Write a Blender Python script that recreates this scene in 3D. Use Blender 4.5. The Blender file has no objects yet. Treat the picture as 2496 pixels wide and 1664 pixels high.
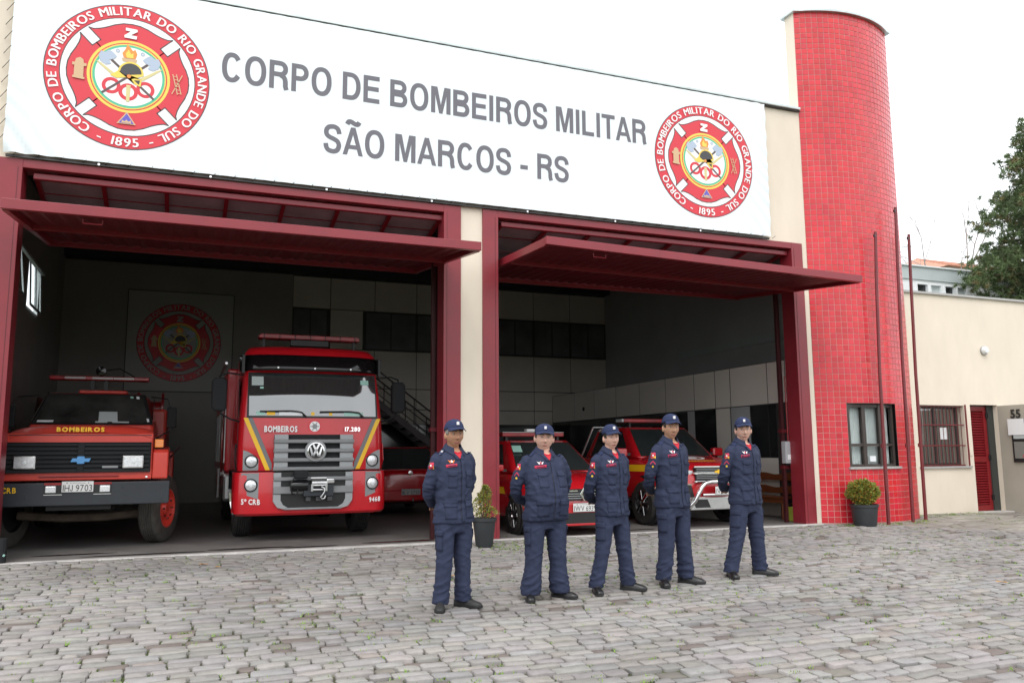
import bpy, bmesh, math, random
from mathutils import Vector, Matrix, noise
from mathutils.bvhtree import BVHTree
random.seed(7)
R = math.radians
SC = bpy.context.scene
COL = SC.collection

# ---------------------------------------------------------------- camera
cam_d = bpy.data.cameras.new('camera'); cam = bpy.data.objects.new('camera', cam_d); COL.objects.link(cam)
cam_d.sensor_width = 36.0; cam_d.lens = 28.819; cam_d.clip_end = 2000; cam_d.clip_start = 0.05
cR = Vector((0.92893654, -0.3701694, -0.00717762)); cU = Vector((-0.04318031, -0.12757398, 0.99088866)); cF = Vector((0.36771234, 0.92016275, 0.13449216))
cm = Matrix((cR, cU, -cF)).transposed().to_4x4(); cm.translation = (0, -11.8746, 1.287)
cam.matrix_world = cm
SC.camera = cam
# ---------------------------------------------------------------- sky and sun (bright overcast)
SUN_ELEV, SUN_AZ = R(52), R(-152)          # azimuth measured from +Y towards +X; the glow sits behind the camera
W = bpy.data.worlds.new('World'); SC.world = W; W.use_nodes = True
nt = W.node_tree; nt.nodes.clear()
n_out = nt.nodes.new('ShaderNodeOutputWorld'); n_bg = nt.nodes.new('ShaderNodeBackground')
n_sky = nt.nodes.new('ShaderNodeTexSky'); n_sky.sky_type = 'NISHITA'; n_sky.sun_disc = False
n_sky.sun_elevation = SUN_ELEV; n_sky.sun_rotation = SUN_AZ; n_sky.air_density = 1.0; n_sky.dust_density = 3.0
n_tc = nt.nodes.new('ShaderNodeTexCoord'); n_noise = nt.nodes.new('ShaderNodeTexNoise')
n_noise.inputs['Scale'].default_value = 2.2; n_noise.inputs['Detail'].default_value = 5
n_map = nt.nodes.new('ShaderNodeMapping'); n_map.inputs['Scale'].default_value = (1, 1, 2.5)
nt.links.new(n_tc.outputs['Generated'], n_map.inputs['Vector']); nt.links.new(n_map.outputs['Vector'], n_noise.inputs['Vector'])
n_ramp = nt.nodes.new('ShaderNodeValToRGB')
n_ramp.color_ramp.elements[0].position = 0.3; n_ramp.color_ramp.elements[0].color = (13.6, 14.2, 14.8, 1)
n_ramp.color_ramp.elements[1].position = 0.7; n_ramp.color_ramp.elements[1].color = (17.0, 17.2, 17.4, 1)
nt.links.new(n_noise.outputs['Fac'], n_ramp.inputs['Fac'])
n_mix = nt.nodes.new('ShaderNodeMixRGB'); n_mix.inputs['Fac'].default_value = 0.94   # cloud deck over the clear sky
nt.links.new(n_sky.outputs['Color'], n_mix.inputs['Color1']); nt.links.new(n_ramp.outputs['Color'], n_mix.inputs['Color2'])
nt.links.new(n_mix.outputs['Color'], n_bg.inputs['Color']); n_bg.inputs['Strength'].default_value = 0.1
nt.links.new(n_bg.outputs['Background'], n_out.inputs['Surface'])
sun_d = bpy.data.lights.new('sun', 'SUN'); sun = bpy.data.objects.new('sun', sun_d); COL.objects.link(sun)
sun_d.energy = 1.2; sun_d.angle = R(35); sun_d.color = (1.0, 0.965, 0.92)
sdir = Vector((math.sin(SUN_AZ) * math.cos(SUN_ELEV), math.cos(SUN_AZ) * math.cos(SUN_ELEV), math.sin(SUN_ELEV)))
sun.rotation_euler = sdir.to_track_quat('Z', 'Y').to_euler()
SC.view_settings.view_transform = 'Standard'; SC.view_settings.look = 'None'; SC.view_settings.gamma = 1.0
SC.view_settings.exposure = 0.28; SC.view_settings.use_curve_mapping = False
SC.cycles.max_bounces = 6; SC.cycles.diffuse_bounces = 3; SC.cycles.glossy_bounces = 3; SC.cycles.transmission_bounces = 5

# ---------------------------------------------------------------- materials
MATS = {}
def pm(name, col, rough=0.5, metal=0.0, var=0.0, vs=6.0, bump=0.0, bs=60.0, coat=0.0, spec=0.5, col2=None, trans=0.0, alpha=1.0, stretch=None, attr=None, emit=0.0, det=4, rvar=0.0, ior=None, coat_ior=None, coat_rough=0.06):
    m = bpy.data.materials.new(name); m.use_nodes = True; MATS[name] = m
    t = m.node_tree; b = t.nodes['Principled BSDF']
    b.inputs['Roughness'].default_value = rough; b.inputs['Metallic'].default_value = metal
    b.inputs['Specular IOR Level'].default_value = spec; b.inputs['Coat Weight'].default_value = coat; b.inputs['Coat Roughness'].default_value = coat_rough
    b.inputs['Transmission Weight'].default_value = trans; b.inputs['Alpha'].default_value = alpha
    if coat_ior: b.inputs['Coat IOR'].default_value = coat_ior
    if ior: b.inputs['IOR'].default_value = ior
    c = (*col, 1)
    b.inputs['Base Color'].default_value = c
    if emit: b.inputs['Emission Color'].default_value = c; b.inputs['Emission Strength'].default_value = emit
    if var or bump or attr or col2:
        tc = t.nodes.new('ShaderNodeTexCoord'); vec = tc.outputs['Object']
        if stretch:
            mp = t.nodes.new('ShaderNodeMapping'); mp.inputs['Scale'].default_value = stretch
            t.links.new(vec, mp.inputs['Vector']); vec = mp.outputs['Vector']
    src = None
    if attr:
        a = t.nodes.new('ShaderNodeAttribute'); a.attribute_name = attr; src = a.outputs['Color']
        mx = t.nodes.new('ShaderNodeMixRGB'); mx.blend_type = 'MULTIPLY'; mx.inputs['Fac'].default_value = 1
        mx.inputs['Color1'].default_value = c; t.links.new(src, mx.inputs['Color2']); src = mx.outputs['Color']
    if var or col2:
        n = t.nodes.new('ShaderNodeTexNoise'); n.inputs['Scale'].default_value = vs; n.inputs['Detail'].default_value = det; n.inputs['Roughness'].default_value = 0.6
        t.links.new(vec, n.inputs['Vector'])
        mr = t.nodes.new('ShaderNodeMapRange'); mr.inputs['From Min'].default_value = 0.3; mr.inputs['From Max'].default_value = 0.7
        t.links.new(n.outputs['Fac'], mr.inputs['Value'])
        if col2:
            mx2 = t.nodes.new('ShaderNodeMixRGB'); mx2.inputs['Color2'].default_value = (*col2, 1); mx2.inputs['Color1'].default_value = c
            if src: t.links.new(src, mx2.inputs['Color1'])
            t.links.new(mr.outputs['Result'], mx2.inputs['Fac']); src = mx2.outputs['Color']
        else:
            mr.inputs['To Min'].default_value = 1 - var; mr.inputs['To Max'].default_value = 1 + var
            mx2 = t.nodes.new('ShaderNodeMixRGB'); mx2.blend_type = 'MULTIPLY'; mx2.inputs['Fac'].default_value = 1
            mx2.inputs['Color1'].default_value = c
            if src: t.links.new(src, mx2.inputs['Color1'])
            t.links.new(mr.outputs['Result'], mx2.inputs['Color2']); src = mx2.outputs['Color']
        if rvar:
            mr2 = t.nodes.new('ShaderNodeMapRange'); mr2.inputs['To Min'].default_value = max(0.02, rough - rvar); mr2.inputs['To Max'].default_value = rough + rvar
            t.links.new(n.outputs['Fac'], mr2.inputs['Value']); t.links.new(mr2.outputs['Result'], b.inputs['Roughness'])
    if src: t.links.new(src, b.inputs['Base Color'])
    if bump:
        n2 = t.nodes.new('ShaderNodeTexNoise'); n2.inputs['Scale'].default_value = bs; n2.inputs['Detail'].default_value = 5
        t.links.new(vec, n2.inputs['Vector'])
        bp = t.nodes.new('ShaderNodeBump'); bp.inputs['Strength'].default_value = bump; bp.inputs['Distance'].default_value = 0.02
        t.links.new(n2.outputs['Fac'], bp.inputs['Height']); t.links.new(bp.outputs['Normal'], b.inputs['Normal'])
    return m

pm('beige', (0.735, 0.65, 0.54), 0.85, var=0.05, vs=1.6, bump=0.10, bs=60, stretch=(1.2, 1.2, .5))
pm('office_white', (0.80, 0.755, 0.685), 0.6, var=0.03, vs=1.2)
pm('beige_panel', (0.68, 0.64, 0.57), 0.7, var=0.06, vs=1.2)
pm('grey_wall', (0.46, 0.468, 0.475), 0.85, var=0.06, vs=1.0)
pm('porch_wall', (0.40, 0.37, 0.31), 0.85, var=0.06, vs=1.5, bump=0.1, bs=100)
pm('plain_wall', (0.34, 0.328, 0.305), 0.85, var=0.06, vs=1.0)
pm('dark_ceiling', (0.035, 0.04, 0.05), 0.7, var=0.1)
pm('post_dark', (0.05, 0.008, 0.010), 0.5)
pm('stair_dark', (0.07, 0.05, 0.05), 0.5)
pm('seam', (0.05, 0.05, 0.05), 0.6)
pm('frame_red', (0.235, 0.022, 0.032), 0.34, var=0.10, vs=3.0, bump=0.04, bs=14, rvar=0.12)
pm('sheet_red', (0.12, 0.010, 0.016), 0.45, var=0.12, vs=2.0)
pm('soffit_grey', (0.34, 0.40, 0.42), 0.6, var=0.18, vs=2.5)
pm('cap_metal', (0.55, 0.60, 0.60), 0.4, 0.6, var=0.15, vs=3)
pm('vinyl', (0.77, 0.83, 0.86), 0.38, var=0.035, vs=0.9, spec=0.3, stretch=(1.6, 1, .35), bump=0.02, bs=5)
pm('print_grey', (0.135, 0.13, 0.155), 0.4)
pm('print_red', (0.66, 0.035, 0.055), 0.4)
pm('print_white', (0.85, 0.86, 0.86), 0.4)
pm('print_dim', (0.42, 0.41, 0.39), 0.6)
pm('print_dark', (0.05, 0.05, 0.055), 0.4)
pm('print_yellow', (0.85, 0.62, 0.10), 0.4)
pm('print_green', (0.08, 0.50, 0.30), 0.4)
pm('print_tan', (0.62, 0.42, 0.24), 0.4)
pm('print_steel', (0.42, 0.50, 0.62), 0.4)
pm('print_brass', (0.66, 0.58, 0.27), 0.4)
pm('print_wood', (0.10, 0.07, 0.07), 0.4)
pm('print_blue', (0.12, 0.10, 0.50), 0.4)
pm('print_orange', (0.85, 0.28, 0.05), 0.4)
pm('tile_red', (0.60, 0.020, 0.033), 0.34, attr='tint', bump=0.02, bs=25, coat=0.55, coat_ior=1.5, coat_rough=0.22, spec=0.3)
pm('grout', (0.56, 0.27, 0.25), 0.9, var=0.25, vs=0.8)
pm('concrete', (0.175, 0.166, 0.158), 0.6, var=0.22, vs=1.4, bump=0.08, bs=30, rvar=0.2)
pm('kerb', (0.48, 0.46, 0.44), 0.85, var=0.18, vs=4, bump=0.2, bs=40)
pm('wet', (0.035, 0.03, 0.03), 0.12)
pm('stone', (0.262, 0.246, 0.233), 0.75, attr='tint', var=0.12, vs=12, bump=0.25, bs=45, spec=0.45, rvar=0.12)
pm('flag', (0.27, 0.25, 0.225), 0.75, attr='tint', var=0.18, vs=6, bump=0.3, bs=30)
pm('soil', (0.085, 0.070, 0.052), 0.95, col2=(0.065, 0.095, 0.022), vs=1.1, bump=0.4, bs=40)
pm('grass', (0.16, 0.27, 0.035), 0.7, var=0.35, vs=3)
pm('moss', (0.16, 0.17, 0.055), 0.95, var=0.4, vs=9, bump=0.5, bs=90)
pm('dry_leaf', (0.35, 0.2, 0.08), 0.8, var=0.3, vs=20)
pm('yellow_leaf', (0.8, 0.65, 0.03), 0.7)
pm('pole_red', (0.16, 0.022, 0.026), 0.4, var=0.2, vs=3)
pm('window_frame', (0.055, 0.042, 0.038), 0.4, var=0.1)
pm('curtain', (0.62, 0.63, 0.62), 0.9, var=0.06)
pm('granite', (0.40, 0.39, 0.38), 0.5, var=0.2, vs=40)
pm('louvre_red', (0.21, 0.010, 0.014), 0.4, var=0.08)
pm('dark_recess', (0.035, 0.037, 0.034), 0.8)
pm('black', (0.012, 0.012, 0.013), 0.5)
pm('black_gloss', (0.008, 0.008, 0.009), 0.1)
pm('rubber', (0.022, 0.021, 0.020), 0.75, var=0.3, vs=12)
pm('rubber_dusty', (0.055, 0.050, 0.043), 0.85, var=0.35, vs=7, bump=0.15, bs=50)
pm('plastic_grey', (0.25, 0.258, 0.265), 0.42, var=0.05)
pm('plastic_light', (0.33, 0.34, 0.35), 0.4, var=0.05)
pm('plastic_dark', (0.018, 0.019, 0.021), 0.75, spec=0.25)
pm('bumper_grey', (0.022, 0.026, 0.033), 0.48, var=0.12, vs=5)
pm('chrome', (0.82, 0.82, 0.82), 0.12, 1.0)
pm('steel', (0.55, 0.55, 0.55), 0.3, 1.0, var=0.1)
pm('rim_dark', (0.10, 0.10, 0.105), 0.35, 0.8)
pm('lens', (0.75, 0.78, 0.80), 0.12, 0.0, coat=1.0, var=0.12, vs=40)
pm('reflector', (0.74, 0.75, 0.77), 0.25, 0.45, var=0.22, vs=45, coat=0.5)
pm('amber', (0.85, 0.24, 0.02), 0.2, coat=0.6)
pm('lens_red', (0.26, 0.006, 0.010), 0.35, coat=0.15, var=0.3, vs=5)
pm('paint_red', (0.56, 0.010, 0.018), 0.30, coat=0.4, var=0.06, vs=2)
pm('paint_dull', (0.62, 0.055, 0.036), 0.42, coat=0.15, var=0.10, vs=3)
pm('paint_car', (0.45, 0.008, 0.014), 0.25, coat=0.8, var=0.04, vs=2)
pm('stripe_yellow', (0.86, 0.50, 0.012), 0.4)
pm('stripe_grey', (0.16, 0.16, 0.165), 0.4)
pm('decal_white', (0.82, 0.82, 0.82), 0.4)
pm('plate', (0.66, 0.66, 0.65), 0.4)
pm('plate_grey', (0.42, 0.42, 0.42), 0.4)
pm('badge_blue', (0.09, 0.30, 0.62), 0.35)
pm('glass', (0.03, 0.036, 0.036), 0.03, spec=1.0, coat=1.0, coat_ior=2.1, ior=1.6)
pm('glass_clear', (0.9, 0.95, 0.95), 0.02, trans=1.0, ior=1.05, alpha=1.0)
pm('glass_dark', (0.02, 0.022, 0.024), 0.08, spec=0.6)
pm('screen_dim', (0.040, 0.040, 0.038), 0.07, spec=0.7, var=0.5, vs=2.2)
pm('glass_grey', (0.16, 0.17, 0.175), 0.15, spec=0.5, var=0.25, vs=1.2)
pm('paper', (0.8, 0.82, 0.84), 0.6)
pm('paper_green', (0.35, 0.60, 0.52), 0.5)
pm('wood', (0.20, 0.06, 0.022), 0.4, var=0.3, vs=5, stretch=(1, 8, 8))
pm('box_grey', (0.40, 0.41, 0.43), 0.5, var=0.04)
pm('bucket_green', (0.45, 0.50, 0.06), 0.5)
pm('pot', (0.030, 0.034, 0.038), 0.5, var=0.15, vs=6)
pm('leaf_bush', (0.22, 0.245, 0.040), 0.6, attr='tint', var=0.25, vs=14)
pm('leaf_dark', (0.105, 0.150, 0.060), 0.7, attr='tint', var=0.3, vs=3)
pm('bark', (0.10, 0.075, 0.055), 0.9, var=0.3, vs=8)
pm('bark_pale', (0.34, 0.29, 0.27), 0.9, var=0.2, vs=8)
pm('white_wall', (0.74, 0.76, 0.77), 0.8, var=0.04, vs=1)
pm('grey_band', (0.44, 0.49, 0.49), 0.8, var=0.05, vs=1)
pm('roof_tile', (0.52, 0.25, 0.17), 0.8, var=0.2, vs=4)
pm('number_black', (0.03, 0.03, 0.03), 0.5)
pm('stone_green', (0.20, 0.2, 0.18), 0.8)

# ---------------------------------------------------------------- mesh builder
class MB:
    def __init__(s): s.v = []; s.f = []; s.c = None
    def add(s, vs, fs):
        o = len(s.v); s.v += [tuple(p) for p in vs]; s.f += [tuple(i + o for i in f) for f in fs]; return s
    def box(s, x0, x1, y0, y1, z0, z1):
        v = [(x, y, z) for z in (z0, z1) for y in (y0, y1) for x in (x0, x1)]
        return s.add(v, [(0, 2, 3, 1), (4, 5, 7, 6), (0, 1, 5, 4), (2, 6, 7, 3), (0, 4, 6, 2), (1, 3, 7, 5)])
    def obox(s, c, ux, uy, uz, hx, hy, hz):
        c = Vector(c); v = []
        for k in (-1, 1):
            for j in (-1, 1):
                for i in (-1, 1): v.append(c + ux * hx * i + uy * hy * j + uz * hz * k)
        return s.add(v, [(0, 2, 3, 1), (4, 5, 7, 6), (0, 1, 5, 4), (2, 6, 7, 3), (0, 4, 6, 2), (1, 3, 7, 5)])
    def bar(s, a, b, w, h, up=(0, 0, 1)):
        a, b = Vector(a), Vector(b); d = (b - a); L = d.length; d.normalize(); up = Vector(up)
        x = d.cross(up)
        if x.length < 1e-5: x = d.cross(Vector((1, 0, 0)))
        x.normalize(); z = x.cross(d)
        return s.obox((a + b) / 2, x, d, z, w / 2, L / 2, h / 2)
    def loft(s, rings, cap=True, closed=True):
        n = len(rings[0]); o = len(s.v); f = []
        for r in rings: s.v += [tuple(p) for p in r]
        for i in range(len(rings) - 1):
            for j in range(n if closed else n - 1):
                k = (j + 1) % n; f.append((o + i * n + j, o + i * n + k, o + (i + 1) * n + k, o + (i + 1) * n + j))
        if cap:
            f.append(tuple(o + j for j in range(n))[::-1]); e = o + (len(rings) - 1) * n; f.append(tuple(e + j for j in range(n)))
        s.f += f; return s
    def tube(s, pts, r, n=8, cap=True):
        pts = [Vector(p) for p in pts]; rs = r if isinstance(r, (list, tuple)) else [r] * len(pts)
        rings = []; px = None
        for i, p in enumerate(pts):
            d = (pts[min(i + 1, len(pts) - 1)] - pts[max(i - 1, 0)]).normalized()
            if px is None:
                px = d.cross(Vector((0, 0, 1)) if abs(d.z) < 0.9 else Vector((1, 0, 0))).normalized()
            else:
                px = (px - d * px.dot(d)).normalized()
            py = d.cross(px)
            rings.append([p + (px * math.cos(2 * math.pi * k / n) + py * math.sin(2 * math.pi * k / n)) * rs[i] for k in range(n)])
        return s.loft(rings, cap)
    def lathe(s, prof, c=(0, 0, 0), axis='z', n=24, cap=True, sx=1.0):
        rings = []
        for r, h in prof:
            ring = []
            for k in range(n):
                a = 2 * math.pi * k / n; u, w = r * math.cos(a), r * math.sin(a)
                if axis == 'z': p = (u, w, h)
                elif axis == 'y': p = (u, h, w)
                else: p = (h, u, w)
                ring.append((c[0] + p[0], c[1] + p[1], c[2] + p[2]))
            rings.append(ring)
        return s.loft(rings, cap)
    def prism(s, poly, axis, d0, d1):
        n = len(poly)
        def P(u, w, d):
            return (u, d, w) if axis == 'y' else ((d, u, w) if axis == 'x' else (u, w, d))
        return s.loft([[P(u, w, d0) for u, w in poly], [P(u, w, d1) for u, w in poly]])
    def flat(s, poly, y, axis='y'):
        P = (lambda u, w: (u, y, w)) if axis == 'y' else ((lambda u, w: (y, u, w)) if axis == 'x' else (lambda u, w: (u, w, y)))
        return s.add([P(u, w) for u, w in poly], [tuple(range(len(poly)))])
    def grid(s, fn, nu, nv):
        o = len(s.v)
        for j in range(nv + 1):
            for i in range(nu + 1): s.v.append(tuple(fn(i / nu, j / nv)))
        for j in range(nv):
            for i in range(nu):
                a = o + j * (nu + 1) + i; s.f.append((a, a + 1, a + nu + 2, a + nu + 1))
        return s
    def mesh(s, name, mat, smooth=None):
        me = bpy.data.meshes.new(name); me.from_pydata(s.v, [], s.f)
        bm = bmesh.new(); bm.from_mesh(me); bmesh.ops.recalc_face_normals(bm, faces=bm.faces); bm.to_mesh(me); bm.free()
        if mat: me.materials.append(MATS[mat] if isinstance(mat, str) else mat)
        if smooth is not None:
            me.polygons.foreach_set('use_smooth', [True] * len(me.polygons))
            if smooth < 180: me.set_sharp_from_angle(angle=R(smooth))
        if s.c is not None:
            at = me.attributes.new('tint', 'FLOAT_COLOR', 'POINT')
            at.data.foreach_set('color', [x for c in s.c for x in (*c, 1.0)])
        return me
    def build(s, name, mat, parent=None, smooth=None, bevel=0, seg=2, sub=0, loc=None):
        o = bpy.data.objects.new(name, s.mesh(name, mat, smooth)); COL.objects.link(o)
        if parent: o.parent = parent
        if loc: o.location = loc
        if bevel:
            b = o.modifiers.new('bevel', 'BEVEL'); b.width = bevel; b.segments = seg; b.limit_method = 'ANGLE'; b.angle_limit = R(40); b.harden_normals = False
        if sub:
            b = o.modifiers.new('sub', 'SUBSURF'); b.levels = sub; b.render_levels = sub
        return o
def tag(o, label, cat, group=None):
    o['label'] = label; o['category'] = cat
    if group: o['group'] = group
    return o
def thing(name, label, cat, loc=(0, 0, 0), rotz=0.0, group=None, scale=1.0):
    o = bpy.data.objects.new(name, None); COL.objects.link(o); o.location = loc; o.rotation_euler = (0, 0, rotz)
    o.scale = (scale,) * 3; o.empty_display_size = 0.2
    return tag(o, label, cat, group)
def kind(o, k): o['kind'] = k; return o
def share(src, name, parent, loc=(0, 0, 0), rot=None):
    o = src.copy(); o.name = name; COL.objects.link(o); o.parent = parent; o.location = loc
    if rot: o.rotation_euler = rot
    return o
def wall_grid(mb, xs, zs, solid, d0, d1, axis='y'):
    """one closed wall of grid cells; axis = thickness direction"""
    P = (lambda u, d, w: (u, d, w)) if axis == 'y' else (lambda u, d, w: (d, u, w))
    idx = {}; v = []; f = []
    def V(i, j, k):
        if (i, j, k) not in idx: idx[(i, j, k)] = len(v); v.append(P(xs[i], (d0, d1)[k], zs[j]))
        return idx[(i, j, k)]
    nx, nz = len(xs) - 1, len(zs) - 1
    S = lambda i, j: 0 <= i < nx and 0 <= j < nz and solid((xs[i] + xs[i + 1]) / 2, (zs[j] + zs[j + 1]) / 2)
    for i in range(nx):
        for j in range(nz):
            if not S(i, j): continue
            for k in (0, 1): f.append((V(i, j, k), V(i + 1, j, k), V(i + 1, j + 1, k), V(i, j + 1, k)))
            if not S(i - 1, j): f.append((V(i, j, 0), V(i, j, 1), V(i, j + 1, 1), V(i, j + 1, 0)))
            if not S(i + 1, j): f.append((V(i + 1, j, 0), V(i + 1, j, 1), V(i + 1, j + 1, 1), V(i + 1, j + 1, 0)))
            if not S(i, j - 1): f.append((V(i, j, 0), V(i, j, 1), V(i + 1, j, 1), V(i + 1, j, 0)))
            if not S(i, j + 1): f.append((V(i, j + 1, 0), V(i, j + 1, 1), V(i + 1, j + 1, 1), V(i + 1, j + 1, 0)))
    return mb.add(v, f)
# ---------------------------------------------------------------- lettering
GLYPH = {}
def glyph(ch, bold=0.02):
    k = (ch, bold)
    if ch == 'J' and k not in GLYPH:
        cl = [(.26, .69), (.26, .22), (.245, .12), (.20, .06), (.14, .045), (.08, .07), (.05, .14), (.045, .20)]; vs = []; t_ = .045 + bold * .5
        for i, p in enumerate(cl):
            q0, q1 = cl[max(i - 1, 0)], cl[min(i + 1, len(cl) - 1)]; d = Vector((q1[0] - q0[0], q1[1] - q0[1])).normalized(); vs += [(p[0] - d.y * t_, p[1] + d.x * t_), (p[0] + d.y * t_, p[1] - d.x * t_)]
        sc_ = cap_h() / .69; vs = [(x * sc_, y * sc_) for x, y in vs]; GLYPH[k] = (vs, [(2 * i, 2 * i + 1, 2 * i + 3, 2 * i + 2) for i in range(len(cl) - 1)], min(p[0] for p in vs), max(p[0] for p in vs))
    if k not in GLYPH:
        cu = bpy.data.curves.new('glyph', 'FONT'); cu.body = ch; cu.offset = bold; cu.resolution_u = 3; cu.size = 1.0
        o = bpy.data.objects.new('glyph', cu); COL.objects.link(o)
        bpy.context.view_layer.update()
        me = o.to_mesh(); vs = [(p.co.x, p.co.y) for p in me.vertices]; fs = [tuple(q.vertices) for q in me.polygons]
        o.to_mesh_clear(); bpy.data.objects.remove(o); bpy.data.curves.remove(cu)
        x0 = min((p[0] for p in vs), default=0); x1 = max((p[0] for p in vs), default=0.3)
        GLYPH[k] = (vs, fs, x0, x1)
    return GLYPH[k]
CAP = None
def cap_h():
    global CAP
    if CAP is None: CAP = max(p[1] for p in glyph('H', 0.0)[0])
    return CAP
def layout(text, gap=0.07, space=0.26, bold=0.02):
    """list of (char, x offset, verts, faces), total width, in font units"""
    x = 0; out = []
    for ch in text:
        if ch == ' ': x += space; continue
        vs, fs, x0, x1 = glyph(ch, bold); out.append((ch, x - x0, vs, fs)); x += x1 - x0 + gap
    return out, x - gap
def text_flat(mb, text, org, ux, uz, width, height, gap=0.07, space=0.26, bold=0.02, centre=False):
    lay, w = layout(text, gap, space, bold); sx = width / w; sz = height / cap_h()
    org, ux, uz = Vector(org), Vector(ux), Vector(uz)
    if centre: org = org - ux * width / 2
    for ch, dx, vs, fs in lay:
        mb.add([org + ux * ((p[0] + dx) * sx) + uz * (p[1] * sz) for p in vs], fs)
    return mb
# ================================================================ ground and paving
def gz(y): return 0.04 * y if y > -14 else -0.56
mb = MB()
ys = [-250, -14, -0.3, 0.6, 250]; zs_ = [-0.60, -0.588, -0.042, -0.05, -0.05]
for j, y in enumerate(ys):
    for x in (-250, 250): mb.v.append((x, y, zs_[j]))
for j in range(len(ys) - 1): mb.f.append((2 * j, 2 * j + 1, 2 * j + 3, 2 * j + 2))
ground = kind(mb.build('ground', 'soil'), 'structure')

CAMP = Vector((0, -11.8746, 1.287))
def seen(p, m=0.06):
    d = Vector(p) - CAMP; w = d.dot(cF)
    if w < 0.5: return False
    f = 28.819 / 36; x = d.dot(cR) / w * f; y = d.dot(cU) / w * f
    return abs(x) < 0.5 + m and abs(y) < 0.333 + m
def stone_shape(quad, h0, tilt, ins, rnd):
    """irregular set: quad corners (x,y) -> chamfered block"""
    out = []
    for i in range(4):
        a = Vector(quad[i]); b = Vector(quad[(i + 1) % 4]); p = Vector(quad[i - 1])
        c = (Vector(quad[0]) + Vector(quad[1]) + Vector(quad[2]) + Vector(quad[3])) / 4
        cut = 0.012 + rnd.random() * 0.03
        out.append(a + (p - a).normalized() * cut * 0.6); out.append(a + (b - a).normalized() * cut * 0.6)
        m = (a + b) / 2 + (c - (a + b) / 2).normalized() * rnd.uniform(-0.006, 0.010); out.append(m)
    v = []; n = len(out); c = sum(out, Vector((0, 0))) / n
    def Z(p): return gz(p.y) + h0 + (p.x - c.x) * tilt[0] + (p.y - c.y) * tilt[1]
    for p in out: v.append((p.x, p.y, Z(p) - 0.10))
    for p in out: v.append((p.x, p.y, Z(p) - ins * 0.8))
    for p in out:
        q = p + (c - p).normalized() * ins * (0.8 + 0.5 * rnd.random()); v.append((q.x, q.y, Z(q)))
    v.append((c.x, c.y, Z(c) + 0.004))
    f = []
    for L in (0, 1):
        for j in range(n): k = (j + 1) % n; f.append((L * n + j, L * n + k, (L + 1) * n + k, (L + 1) * n + j))
    for j in range(n): f.append((2 * n + j, 2 * n + (j + 1) % n, 3 * n))
    return v, f
rnd = random.Random(11)
stones = []   # (x, y, verts, faces, tint)
y = -0.165; row = 0
while y > -9.6:
    dpt = rnd.uniform(0.115, 0.152)
    x = -7 + rnd.random() * 0.2
    while x < 19:
        w = rnd.uniform(0.15, 0.30)
        if rnd.random() < 0.12: w *= 0.7
        def wob(px, py): return (px + 0.02 * noise.noise((px * 1.3, py * 1.3, 3)), py + 0.07 * noise.noise((px * 0.35, py * 0.35, 7)) + 0.018 * noise.noise((px * 3, py * 3, 9)))
        g = 0.0035 + rnd.random() * 0.0065
        cx, cy = x + w / 2, y - dpt / 2
        flagzone = cx > 12.1 + 0.5 * math.sin(cy * 3) and cy > -1.5 - 0.12 * (cx - 12)
        if not flagzone and seen((cx, cy, gz(cy)), 0.10):
            q = [(x + g + rnd.uniform(-.008, .008), y - g - rnd.uniform(0, .010)), (x + w - g + rnd.uniform(-.008, .008), y - g - rnd.uniform(0, .010)),
                 (x + w - g + rnd.uniform(-.008, .008), y - dpt + g + rnd.uniform(0, .010)), (x + g + rnd.uniform(-.008, .008), y - dpt + g + rnd.uniform(0, .010))]
            q = [wob(*p) for p in q]
            t = rnd.uniform(0.87, 1.12); r_ = rnd.random()
            tint = (t * rnd.uniform(0.97, 1.04), t, t * rnd.uniform(0.96, 1.05))
            if r_ < 0.035: tint = (0.60, 0.52, 0.49)
            elif r_ < 0.07: tint = (0.68, 0.66, 0.60)
            elif r_ < 0.10: tint = (0.98, 0.90, 0.87)
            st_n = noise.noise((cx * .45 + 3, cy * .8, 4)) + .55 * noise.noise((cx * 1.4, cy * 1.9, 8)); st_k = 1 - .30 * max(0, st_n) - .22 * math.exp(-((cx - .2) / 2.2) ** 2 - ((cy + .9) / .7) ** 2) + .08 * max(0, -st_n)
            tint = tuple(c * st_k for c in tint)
            h0 = rnd.uniform(-0.008, 0.008) + 0.012 * noise.noise((cx * 0.8, cy * 0.8, 1)) + (-0.012 if r_ < 0.07 else 0)
            v, f = stone_shape(q, h0, (rnd.uniform(-.028, .028), rnd.uniform(-.035, .035)), 0.0055, rnd)
            d = (Vector((cx, cy, gz(cy))) - CAMP).dot(cF)
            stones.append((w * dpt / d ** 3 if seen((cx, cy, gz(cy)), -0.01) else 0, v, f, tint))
        x += w
    y -= dpt; row += 1
stones.sort(key=lambda s: -s[0])
paving = kind(MB().box(-7.2, 12.0, -9.8, -9.7, gz(-9.8) - 0.16, gz(-9.8) - 0.12).build('cobbled_forecourt', 'stone_green'), 'structure')
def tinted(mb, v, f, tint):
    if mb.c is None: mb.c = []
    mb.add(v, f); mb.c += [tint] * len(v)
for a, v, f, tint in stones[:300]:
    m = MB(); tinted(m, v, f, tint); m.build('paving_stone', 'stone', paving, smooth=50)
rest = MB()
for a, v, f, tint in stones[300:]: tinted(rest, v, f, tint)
kind(rest.build('paving_stones', 'stone', paving, smooth=50), 'stuff')
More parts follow.
